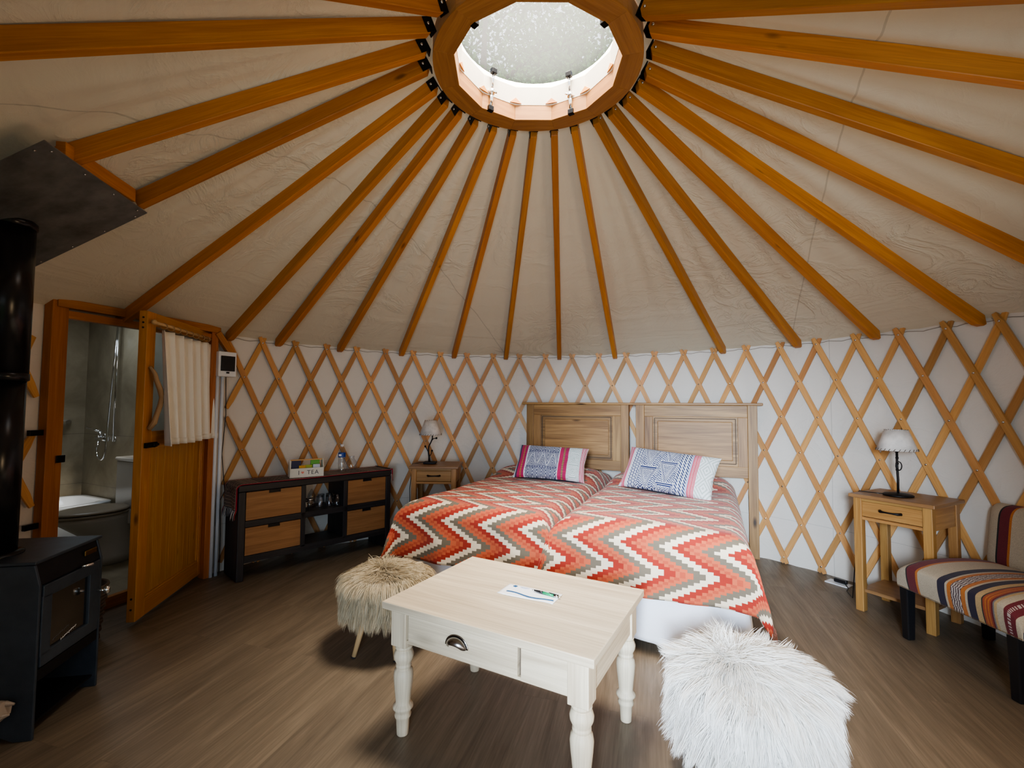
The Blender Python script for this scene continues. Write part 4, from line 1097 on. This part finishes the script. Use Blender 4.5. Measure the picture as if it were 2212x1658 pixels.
def cush2(u, v):     # right bed
    if u < .03: return (.60, .16, .20) if v > .05 else WH
    if u < .07: return (.52, .06, .12) if (u*90) % 1 < .7 else WH
    if u < .10: return WH
    def comb(x): # vertical herringbone comb
        return NV if (tri(v*30+x*9)) < .55 and .15 < (x*3) % 1 < .85 else WH
    if u < .20: return comb((u-.10)*10)
    if u < .62:
        x = (u-.20)/.42*2; c = int(x) % 2; yv = v*2.0-(.35 if c else 0.0); r_ = math.floor(yv); fy = yv-r_; fx = x % 1
        # triangle with apex to the left/up
        half = fy*.5
        dx = abs(fx-.5); d_ = (half-dx)
        if d_ > 0:
            m_ = min(d_*1.8, (1-fy)*1.0)
            if m_ < .045: return WH
            if m_ < .10: return NV
            if m_ < .13: return WH
            if m_ < .17: return NV
            if m_ < .20: return WH
            return NV if (tri(fx*14)+tri(fy*14)) % 1 < .5 else WH
        d2 = -d_
        if d2 < .03: return NV
        if d2 < .06: return WH
        return NV if ((fy*11+tri(fx*8)) % 1) < .5 else WH
    if u < .74: return comb((u-.62)*8)
    if u < .76: return (.35, .38, .55)
    if u < .83: return (.52, .06, .10) if ((u-.76)*70) % 1 < .68 else (.7, .55, .6)
    x = (u-.83)/.17; return (.42, .48, .46) if (abs(x-.5)*5+tri(v*5)*2.2) % 1 < .4 else (.70, .73, .74)
def cushion(label, loc, rot, colf, w, h, th_, seed):
    t = thing('cushion', label, 'cushion', loc, 0, 'woven cushions on the beds'); t.rotation_euler = rot
    def fn(sgn):
        def f(u, v):
            x, y = u*2-1, v*2-1
            e = max(0, (1-x**4))*max(0, (1-y**4)); z = th_/2*(e**.42)*(1 if e > 0 else 0)
            px = x*w/2*(1-.05*(1-abs(y))**1.0*abs(x)**6+.02*abs(y)**8*abs(x)**8); py = y*h/2*(1-.07*(1-abs(x)**2)*abs(y)**6+.03*abs(x)**8*abs(y)**8)
            z += .004*math.sin(x*9+seed)*math.sin(y*7+seed)*e
            return Vector((px, py, sgn*z))
        return f
    mb = MB(); mb.grid(240, 150, fn(1)); mb.build('front', 'cushion', t, colf=colf)
    mb = MB(); mb.grid(60, 40, lambda u, v: fn(-1)(1-u, v)); mb.build('back', 'fringeb', t)
    return t
def cush_place(rc, ac, zc, yaw, tilt, roll): 
    Mx = Matrix.Translation(bedpt(rc, ac, zc)) @ Matrix.Rotation(BA+rad(yaw), 4, 'Z') @ RX(tilt) @ RZ(roll)
    return Mx.to_translation(), Mx.to_euler()
l_, r_ = cush_place(-1.62, -.735, .80, 7, 52, -2)
cushion('rectangular navy, white and crimson woven cushion on the left bed', l_, r_, cush1, .60, .32, .13, 1)
l_, r_ = cush_place(-.655, -.90, .80, -10, 52, -5)
cushion('rectangular navy and white triangle pattern cushion on the right bed', l_, r_, cush2, .66, .35, .13, 2)

# ------------------------------------------------------------------ white table
TC = Vector((.029, 1.944, 0)); TA = rad(-29.0)
tw, td, thh = .865, .635, .517
tbl = thing('coffee_table', 'whitewashed wooden coffee table with turned legs and one drawer', 'table', TC, TA)
mb = MB(); mb.box((0, 0, thh-.014), (tw, td, .028)); mb.build('tabletop', 'table', tbl, .003)
lx, ly = tw/2-.062, td/2-.062
prof = [(.026, 0), (.028, .03), (.030, .065), (.036, .075), (.038, .083), (.034, .092), (.036, .10), (.046, .112), (.046, .12), (.036, .13), (.033, .135), (.036, .16), (.042, .21), (.045, .245), (.041, .268), (.031, .276), (.036, .282), (.036, .288), (.033, .294), (.044, .315), (.046, .33), (.040, .347), (.033, .352), (.040, .358), (.040, .366), (.034, .372)]
prof = [(r*.86, z*.925) for r, z in prof]
for sx in (-1, 1):
    for sy in (-1, 1):
        mb = MB(); mb.lathe(prof, 28, T(sx*lx, sy*ly, 0)); mb.box((sx*lx, sy*ly, .418), (.072, .072, .148)); mb.build('leg', 'table', tbl, .003)
mb = MB(); ah = .125; az = thh-.028-ah/2
mb.box((0, ly+.018, az), (2*lx-.07, .022, ah)); mb.box((lx+.018, 0, az), (.022, 2*ly-.07, ah)); mb.box((-lx-.018, 0, az), (.022, 2*ly-.07, ah))
xs0, xs1 = -lx+.036, lx-.036; g0, g1 = xs0+.008, .155
mb.box(((g1+.010+xs1)/2, -ly-.018, az), (xs1-g1-.010, .022, ah)); mb.box(((xs0+xs1)/2, -ly-.018, az-ah/2+.006), (xs1-xs0, .020, .012)); mb.box(((xs0+xs1)/2, -ly-.018, az+ah/2-.004), (xs1-xs0, .020, .008)); mb.box(((g0+g1)/2, -ly+.02, az), (g1-g0+.06, .01, ah)); mb.build('apron', 'table', tbl, .002)
mb = MB(); mb.box(((g0+g1)/2, -ly-.019, az+.002), (g1-g0-.004, .022, ah-.018)); dr_t = mb.build('drawer', 'table', tbl, .002)
mb = MB(); mb.box((g1+.004, -ly-.010, az+.002), (.006, .012, ah-.02)); mb.build('drawer_gap_shade', 'stitch_slit', tbl)  # dark strip that paints the shade in the slit beside the drawer
# cup pull
mb = MB()
def cup(u, v):
    a = PI*u; b_ = v*PI/2; r = .043
    return Vector((r*math.cos(a)*(.62+.38*math.cos(b_)*1.0), -.004-.026*math.sin(b_)*(.35+.65*math.sin(a)), -.014+.036*math.sin(a)*(.45+.55*math.cos(b_))))
mb.grid(20, 10, cup, T(-.095, -ly-.030, az+.0))
mb.grid(20, 1, lambda u, v: Vector(((.043+.007*v)*math.cos(PI*u), -.002, -.014+(.036+.007*v)*math.sin(PI*u))), T(-.095, -ly-.031, az))
mb.build('cup_pull', 'pewter', dr_t, solid=.002)
# paper and pen on the table
TM = Matrix.Translation(TC) @ Matrix.Rotation(TA, 4, 'Z')
pa_ = Vector((-.057, 1.964, 0)); pb_ = Vector((.164, 1.843, 0)); pcn = Vector((.079, 1.957, 0))
pang = math.atan2(1.843-1.964, .164+.057)
ca = thing('leaflet', 'white leaflet with a dark blue wavy stripe lying on the coffee table', 'leaflet', (pcn.x, pcn.y, thh+.0008), pang+rad(1))
lw, lh = .245, .112
mb = MB(); mb.grid(24, 10, lambda u, v: Vector(((u-.5)*lw, (v-.5)*lh-.006*math.sin(u*6)*(1-v), .0004+.0012*math.sin(u*5)**2))); mb.build('sheet', 'paper', ca, solid=.0006)
mb = MB(); mb.grid(40, 1, lambda u, v: Vector(((u-.5)*lw*.86+.01, -.033+.007*math.sin(u*7.5+.6)-.004*u+.009*v, .0032))); mb.build('printed_stripe', 'blueink', ca)
mb = MB()
for k in range(4): a = k*PI/2+.4; mb.lathe([(.0045, 0), (.0045, .0004)], 10, T(-.085+.006*math.cos(a), .037+.005*math.sin(a), .0028))
mb.build('printed_flower', 'blueink', ca)
mb = MB()
for y, w_ in ((.040, .045), (.035, .04), (.031, .025)): mb.box((-.045+w_*.1, y, .0030), (w_, .0016, .0004))
mb.build('printed_lines', 'paleink', ca)
p0, p1 = Vector((.088, 1.982, thh+.0075)), Vector((.200, 1.902, thh+.0075)); dpen = (p1-p0).normalized()
pn = thing('ballpoint_pen', 'green and black ballpoint pen lying on the leaflet', 'pen', p0, math.atan2(dpen.y, dpen.x)); Lp = .140
M['green'] = plain('green_barrel', (.005, .28, .12), .2); 
mb = MB(); mb.tube([(.012, 0, 0), (.04, 0, 0), (.055, 0, 0)], [.003, .0052, .0055], 12); mb.build('grip', 'blackp', pn)
mb = MB(); mb.tube([(0, 0, 0), (.012, 0, 0)], [.0008, .003], 10); mb.build('tip', 'steel', pn)
mb = MB(); mb.tube([(.055, 0, 0), (.105, 0, 0)], .0056, 12); mb.build('barrel', 'green', pn)
mb = MB(); mb.tube([(.105, 0, 0), (.126, 0, 0)], .0056, 12); mb.tube([(.126, 0, 0), (.136, 0, 0)], .0035, 10); mb.builds('clicker', 'steel', pn)
mb = MB(); mb.box((.105, .0, .0065), (.045, .004, .002)); mb.build('clip', 'blackp', pn)

# ------------------------------------------------------------------ fur stools
def fur_obj(name, parent, mat, Rb, zt, zb, n, length, thick, seed, droop=1.0, clump=.5):
    rng = np.random.default_rng(seed)
    nc = 700; K = 9
    def roots(m):
        at = PI*Rb*Rb*1.0; as_ = 2*PI*Rb*(zt-zb)
        top = rng.random(m) < at/(at+as_)
        th_ = rng.random(m)*2*PI
        r = np.where(top, Rb*np.sqrt(rng.random(m)), Rb); z = np.where(top, zt+.022*(1-(r/Rb)**2), zb+(zt-zb)*rng.random(m))
        # rounded shoulder
        sh_ = np.clip((z-(zt-.05))/.05, 0, 1)*(~top); r = r-.018*sh_**2
        nr = np.where(top, .15+.75*(r/Rb)**3, 1.0); nz = np.where(top, .9, .05+.6*sh_)
        P = np.stack([r*np.cos(th_), r*np.sin(th_), z], 1)
        Nn = np.stack([nr*np.cos(th_), nr*np.sin(th_), nz], 1); Nn /= np.linalg.norm(Nn, axis=1)[:, None]
        return P, Nn, th_, top
    def grow(P, Nn, th_, top, L, jit):
        m = len(P); rad_ = np.stack([np.cos(th_), np.sin(th_), 0*th_], 1)
        sw = rng.normal(0, 1, (m, 3))*jit
        rr0 = np.hypot(P[:, 0], P[:, 1])/Rb; cb_ = np.array([.55, -.75, 0.])
        D = Nn*.5+rad_*np.where(top, .95*np.clip(rr0*1.5, 0, 1), .25)[:, None]+cb_[None]*(np.where(top, np.clip(1-rr0*1.2, 0, 1), 0))[:, None]+sw+np.array([0, 0, -.05])
        D /= np.linalg.norm(D, axis=1)[:, None]
        pts = [P.copy()]; p = P.copy()
        for k in range(K-1):
            D = D+np.array([0, 0, -.33*droop])*np.where(top, .55, 1.0)[:, None]
            D /= np.linalg.norm(D, axis=1)[:, None]
            p = p+D*(L/(K-1))[:, None]
            rr = np.hypot(p[:, 0], p[:, 1]); ztop = zt+.026*(1-(rr/Rb)**2)
            ins = (rr < Rb+.003*k) & (p[:, 2] < zt-.02)
            sc_ = np.where(ins, (Rb+.003*k)/np.maximum(rr, 1e-4), 1); p[:, 0] *= sc_; p[:, 1] *= sc_
            low = (rr < Rb) & (p[:, 2] < ztop+.003*k) & (p[:, 2] > zt-.03); p[:, 2] = np.where(low, ztop+.003*k, p[:, 2])
            p[:, 2] = np.maximum(p[:, 2], .012)
            pts.append(p.copy())
        return np.stack(pts, 1)
    cP, cN, cT, cTop = roots(nc); cL = length*(.85+.3*rng.random(nc)); cS = grow(cP, cN, cT, cTop, cL, .30)
    P, Nn, th_, top = roots(n)
    # nearest clump
    idx = np.empty(n, int)
    for s in range(0, n, 1000): idx[s:s+1000] = np.argmin(((P[s:s+1000, None, :]-cP[None])**2).sum(2), 1)
    L = length*(.7+.45*rng.random(n)); S_ = grow(P, Nn, th_, top, L, .16)
    w = (np.arange(K)/(K-1))**1.3*clump
    rel = cS[idx]-cP[idx][:, None]; target = cP[idx][:, None]+(P-cP[idx])[:, None]*.25+rel
    S_ = S_*(1-w)[None, :, None]+target*w[None, :, None]
    side_ = np.cross(S_[:, -1]-S_[:, 0], rng.normal(0, 1, (n, 3))); side_ /= np.linalg.norm(side_, axis=1)[:, None]+1e-9
    wd = thick*np.array([1, 1, .95, .9, .8, .7, .55, .35, .08])
    A_ = S_+side_[:, None]*wd[None, :, None]; B_ = S_-side_[:, None]*wd[None, :, None]
    V_ = np.stack([A_, B_], 2).reshape(-1, 3)
    base = (np.arange(n)*K*2)[:, None, None]; kk = (np.arange(K-1)*2)[None, :, None]
    F_ = (base+kk+np.array([0, 1, 3, 2])[None, None]).reshape(-1)
    nf = n*(K-1); me = bpy.data.meshes.new(name); me.vertices.add(len(V_)); me.vertices.foreach_set('co', V_.reshape(-1).astype(np.float32))
    me.loops.add(len(F_)); me.loops.foreach_set('vertex_index', F_.astype(np.int32)); me.polygons.add(nf)
    me.polygons.foreach_set('loop_start', (np.arange(nf)*4).astype(np.int32)); me.polygons.foreach_set('use_smooth', np.ones(nf, bool))
    me.update(calc_edges=True)
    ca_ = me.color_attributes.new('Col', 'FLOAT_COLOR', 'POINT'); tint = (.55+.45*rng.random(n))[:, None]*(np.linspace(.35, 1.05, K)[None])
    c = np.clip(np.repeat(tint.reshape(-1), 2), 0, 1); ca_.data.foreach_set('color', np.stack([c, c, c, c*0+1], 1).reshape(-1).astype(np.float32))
    me.materials.append(M[mat]); o = bpy.data.objects.new(name, me); COL.objects.link(o); o.parent = parent; o['kind'] = 'stuff'; return o
def stool(label, loc, mat, base, length, n, seed, Rb=.185, zt=.375, zb=.20, legs=(20, 110, 200, 290), droop=1.0, thick=.0013):
    t = thing('fur_stool', label, 'stool', loc, 0, 'fur covered stools')
    mb = MB(); mb.lathe([(0, zb), (Rb-.01, zb), (Rb, zb+.02), (Rb, zt-.05), (Rb-.02, zt-.012), (Rb*.6, zt+.014), (0, zt+.02)], 32, None, False); mb.build('seat', base, t)
    for a in legs:
        c, s_ = math.cos(rad(a)), math.sin(rad(a)); mb = MB(); mb.tube([(.185*c, .185*s_, 0), (.11*c, .11*s_, zb)], [.011, .019], 12); lg_ = mb.build('leg', 'peg', t)
        mb = MB(); mb.tube([(.186*c, .186*s_, 0), (.184*c, .184*s_, .005)], .0135, 12); mb.build('foot_pad', 'rubber', lg_)
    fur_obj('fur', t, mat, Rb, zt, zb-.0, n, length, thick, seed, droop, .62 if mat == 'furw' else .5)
    return t
M['furbase'] = plain('fur_backing_beige', (.45, .36, .22), .9); M['furbasew'] = plain('fur_backing_white', (.75, .73, .70), .9)
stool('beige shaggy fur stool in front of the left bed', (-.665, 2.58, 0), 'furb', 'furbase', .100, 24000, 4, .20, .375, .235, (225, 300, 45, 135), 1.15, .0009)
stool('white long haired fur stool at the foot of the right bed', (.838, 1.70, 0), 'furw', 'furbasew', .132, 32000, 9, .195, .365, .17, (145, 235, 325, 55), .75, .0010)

# ------------------------------------------------------------------ striped chair
CHF = Vector((2.195, 2.715, 0))     # far front corner; local x along the front (toward camera), local y = depth (to the wall)
ch = thing('slipper_chair', 'low armless chair in striped woven upholstery with black legs, at the right edge', 'chair', CHF, math.atan2(-1, .03))
CW, CD = .64, .52
def px2s(zx): 
    x = (1740+zx/4.684-1106)/1015.0; return max(0, 2.70-2.19/x)
BE, TAN, MAR, NVY, ORG, RDO = (.50, .42, .31), (.52, .36, .18), (.16, .022, .03), (.028, .022, .045), (.50, .17, .035), (.36, .08, .03)
seq = [(0, BE), (1000, (.02, .02, .02)), (1012, MAR), (1095, ORG), (1115, BE), (1305, NVY), (1378, BE), (1398, ORG), (1435, 'zig'), (1535, ORG), (1575, BE), (1600, NVY), (1672, TAN), (1730, (.03, .03, .03)), (1745, RDO), (1765, ORG), (1775, RDO), (1795, ORG), (1805, RDO), (1825, MAR), (1842, (.2, .2, .2)), (1852, TAN), (1880, BE), (1940, MAR), (1975, 'dot'), (2000, MAR), (2040, BE), (2190, ORG), (2230, TAN), (2300, NVY), (2400, BE), (2500, MAR), (2600, BE)]
seqm = [(px2s(a), c) for a, c in seq]
def upcol(s, v):
    c = BE
    for a, cc in seqm:
        if s >= a: c = cc
    if c == 'zig': return (.10, .06, .07) if (tri(v*52)*.9+s*160) % 2 < 1.0 else (.55, .48, .42)
    if c == 'dot': return (.5, .42, .38) if (v*70) % 1 < .5 else MAR
    return c
def seatfn(u, v):
    # v: 0 = front hem, wraps up over the front edge and back
    x = CW*u; s = v*(CD+.16)
    rcx = .045
    hem = .285
    if s < .10: y, z = -.0, hem+s*1.0
    else:
        q = (s-.10)/(CD+.06); y = .5*CD*(1-math.cos(PI*min(1, q)))*1.0; z = hem+.10
        z += .075*math.sin(PI*min(1, q*.92+.04))**.8
    ex = min(u, 1-u)/.16; fx = 1 if ex >= 1 else math.sqrt(max(0, 1-(1-ex)**2))
    z = hem+(z-hem)*(.30+.70*fx); y = y-.018*math.sin(PI*min(1, s/.2))*(fx)
    return Vector((x, y, z))
mb = MB(); mb.grid(330, 90, seatfn, None, lambda u, v: (CW*u, v*(CD+.16))); 
mb.build('seat', 'uphol', ch, colf=upcol, solid=.004)
mb = MB(); mb.box((CW/2, CD/2, .30), (CW-.03, CD-.03, .05)); mb.build('seat_frame', 'fringeb', ch, .01)
def backfn(sg):
    def f(u, v):
        x, y = u*2-1, v*2-1
        e = max(0, 1-abs(x)**7)*max(0, 1-abs(y)**7)
        px = CW/2+x*(CW/2)*(1-.10*abs(y)**8); pz = .57+y*.185; t_b = .055*e**.4
        return Vector((px, CD+.02+sg*t_b+(pz-.4)*.12, pz))
    return f
mb = MB(); mb.grid(260, 50, backfn(-1), None, lambda u, v: (CW*u, v*.4)); mb.grid(60, 20, lambda u, v: backfn(1)(1-u, v), None, lambda u, v: (CW*(1-u), v*.4)); mb.build('back', 'uphol', ch, colf=upcol)
mb = MB()
for x in (.12, CW-.12): mb.box((x, CD+.03, .40), (.05, .02, .12))
mb.builds('back_support', 'fringeb', ch, .003)
for x, y in ((.03, .03), (CW-.05, .03), (.04, CD-.04), (CW-.05, CD-.04)):
    mb = MB(); mb.box((x, y, .145), (.052, .052, .29), None, .8); mb.build('leg', 'blackp', ch, .006)
mb = MB()
for k in range(90): x = CW*(k+.5)/90; mb.lathe([(.003, 0), (0, .002)], 6, T(x, -.0035, .29) @ RX(90))
mb.build('nail_trim', 'brass', ch)

# ------------------------------------------------------------------ window frame fragment on the right
wf = thing('window_1', 'edge of a wooden frame at the far right above the armchair', 'window frame'); wf['kind'] = 'structure'
p = pol(99.6, 2.60); mb = MB(); mb.box((0, 0, 1.775), (.16, .09, .055), T(p.x, p.y, 0) @ RZ(-99.6)); mb.build('header', 'trimw', wf, .004)

# ------------------------------------------------------------------ outdoors (seen through the dome) and entrance
mb = MB(); mb.box((0, 8, -.35), (80, 80, .1)); struct(mb.build('ground', 'dirt'), 'grassy ground outside')
def tree(loc, h, seed, label, spread_=2.2, nl=16000, ls=1.0):
    rng = np.random.default_rng(seed); t = thing('tree', label, 'tree', loc, 0, 'trees above the skylight')
    mb = MB(); mb.tube([(0, 0, 0), (.1, .05, h*.35), (-.05, .1, h*.7), (.05, 0, h)], [.20, .16, .10, .04], 10); mb.build('trunk', 'bark', t)
    mb = MB(); ends = []
    for k in range(26):
        a = rng.random()*2*PI; z0 = h*(.3+.6*rng.random()); L = spread_*(.5+.6*rng.random())
        p0_ = Vector((0, 0, z0)); p1_ = p0_+Vector((math.cos(a)*L*.5, math.sin(a)*L*.5, L*.15)); p2_ = p0_+Vector((math.cos(a+.3)*L, math.sin(a+.3)*L, L*.38))
        mb.tube([p0_, p1_, p2_], [.05, .03, .01], 6); ends += [p1_, p2_, (p1_+p2_)/2]
        for q in range(2):
            a2 = a+rng.normal()*.9; p3_ = p1_+Vector((math.cos(a2)*L*.4, math.sin(a2)*L*.4, rng.normal()*.3)); mb.tube([p1_, p3_], [.015, .005], 5); ends.append(p3_)
    mb.build('branch', 'bark', t)
    E_ = np.array([tuple(e) for e in ends]); c = E_[rng.integers(0, len(E_), nl)]+rng.normal(0, .36*ls, (nl, 3))
    n1_ = rng.normal(0, 1, (nl, 3)); n1_ /= np.linalg.norm(n1_, axis=1)[:, None]; n2_ = np.cross(n1_, rng.normal(0, 1, (nl, 3))); n2_ /= np.linalg.norm(n2_, axis=1)[:, None]
    s1, s2 = .042*ls, .024*ls
    V_ = np.stack([c-n1_*s1, c+n2_*s2, c+n1_*s1, c-n2_*s2], 1).reshape(-1, 3)
    me = bpy.data.meshes.new('foliage'); me.from_pydata(V_.tolist(), [], np.arange(nl*4).reshape(-1, 4).tolist()); me.materials.append(M['leaf'])
    o = bpy.data.objects.new('foliage', me); COL.objects.link(o); o.parent = t
M['leaf'] = plain('leaf2', (.12, .27, .045), .5, 0, .6)
tree((-.6, 8.6, -.3), 9.0, 2, 'leafy tree seen through the left of the skylight dome', 2.4, 26000)
tree((2.6, 9.4, -.3), 9.5, 5, 'leafy tree with a dark trunk seen through the right of the skylight dome', 2.6, 26000)

tree((-1.8, 14.5, -.3), 15.0, 8, 'tall pale tree far behind the left of the skylight dome', 4.2, 26000, 2.0)
tree((3.0, 15.5, -.3), 16.0, 9, 'tall pale tree far behind the right of the skylight dome', 4.4, 26000, 2.0)

# ------------------------------------------------------------------ light
w = bpy.data.worlds.new('World'); sc.world = w; w.use_nodes = True
bgn = w.node_tree.nodes['Background']; bgn.inputs[0].default_value = (.80, .90, 1.0, 1); bgn.inputs[1].default_value = 1.5
def area(name, loc, target, sx, sy, power, col, spread=180):
    l = bpy.data.lights.new(name, 'AREA'); l.shape = 'RECTANGLE'; l.size = sx; l.size_y = sy; l.energy = power; l.color = col; l.spread = rad(spread)
    o = bpy.data.objects.new(name, l); COL.objects.link(o); o.location = loc
    o.rotation_euler = (Vector(target)-Vector(loc)).to_track_quat('-Z', 'Y').to_euler(); return o
area('door_light', (-.25, -1.60, 1.05), (.50, 2.0, .80), .8, 1.7, 46, (.58, .78, 1.0), 120)
area('door_beam', (-.50, -1.30, 1.55), (1.25, 3.2, .62), .35, .6, 21, (.70, .84, 1.0), 38)
area('skylight_light', (CX, CY-.1, 4.4), (CX, CY, 0), 1.1, 1.1, 390, (1.0, .90, .76))
area('warm_fill', (2.1, .95, 1.1), (-1.6, 4.6, .9), .5, .7, 11, (1.0, .72, .42), 140)  # added warm fill inside the wall for the left side, no window modelled here
area('bounce_fill', (.3, .6, .30), (.5, 3.9, 2.0), 1.2, .6, 2.5, (1.0, .86, .70), 100)  # added low fill lamp standing in for light bounced off the floor
pL = bpy.data.lights.new('bathroom_light', 'AREA'); pL.size = .5; pL.energy = 5; pL.color = (.80, .90, 1.0)
o = bpy.data.objects.new('bathroom_light', pL); COL.objects.link(o); o.location = (-3.55, 3.75, 2.2)

# ------------------------------------------------------------------ camera
cam = bpy.data.cameras.new('camera'); co = bpy.data.objects.new('camera', cam); COL.objects.link(co); sc.camera = co
cam.sensor_width = 36.0; cam.sensor_fit = 'HORIZONTAL'; cam.lens = 1014.75/2212*36; cam.clip_start = .02
pt, rl = .0468, .0070
rgt = Vector((1, 0, 0)); fwd = Vector((0, math.cos(pt), math.sin(pt))); upv = Vector((0, -math.sin(pt), math.cos(pt)))
r2 = rgt*math.cos(rl)+upv*math.sin(rl); u2 = -rgt*math.sin(rl)+upv*math.cos(rl)
Mc = Matrix((r2, u2, -fwd)).transposed().to_4x4(); Mc.translation = Vector((0, 0, CAMH)); co.matrix_world = Mc
sc.view_settings.view_transform = 'AgX'; sc.view_settings.look = 'AgX - Medium High Contrast'; sc.view_settings.exposure = 0.05
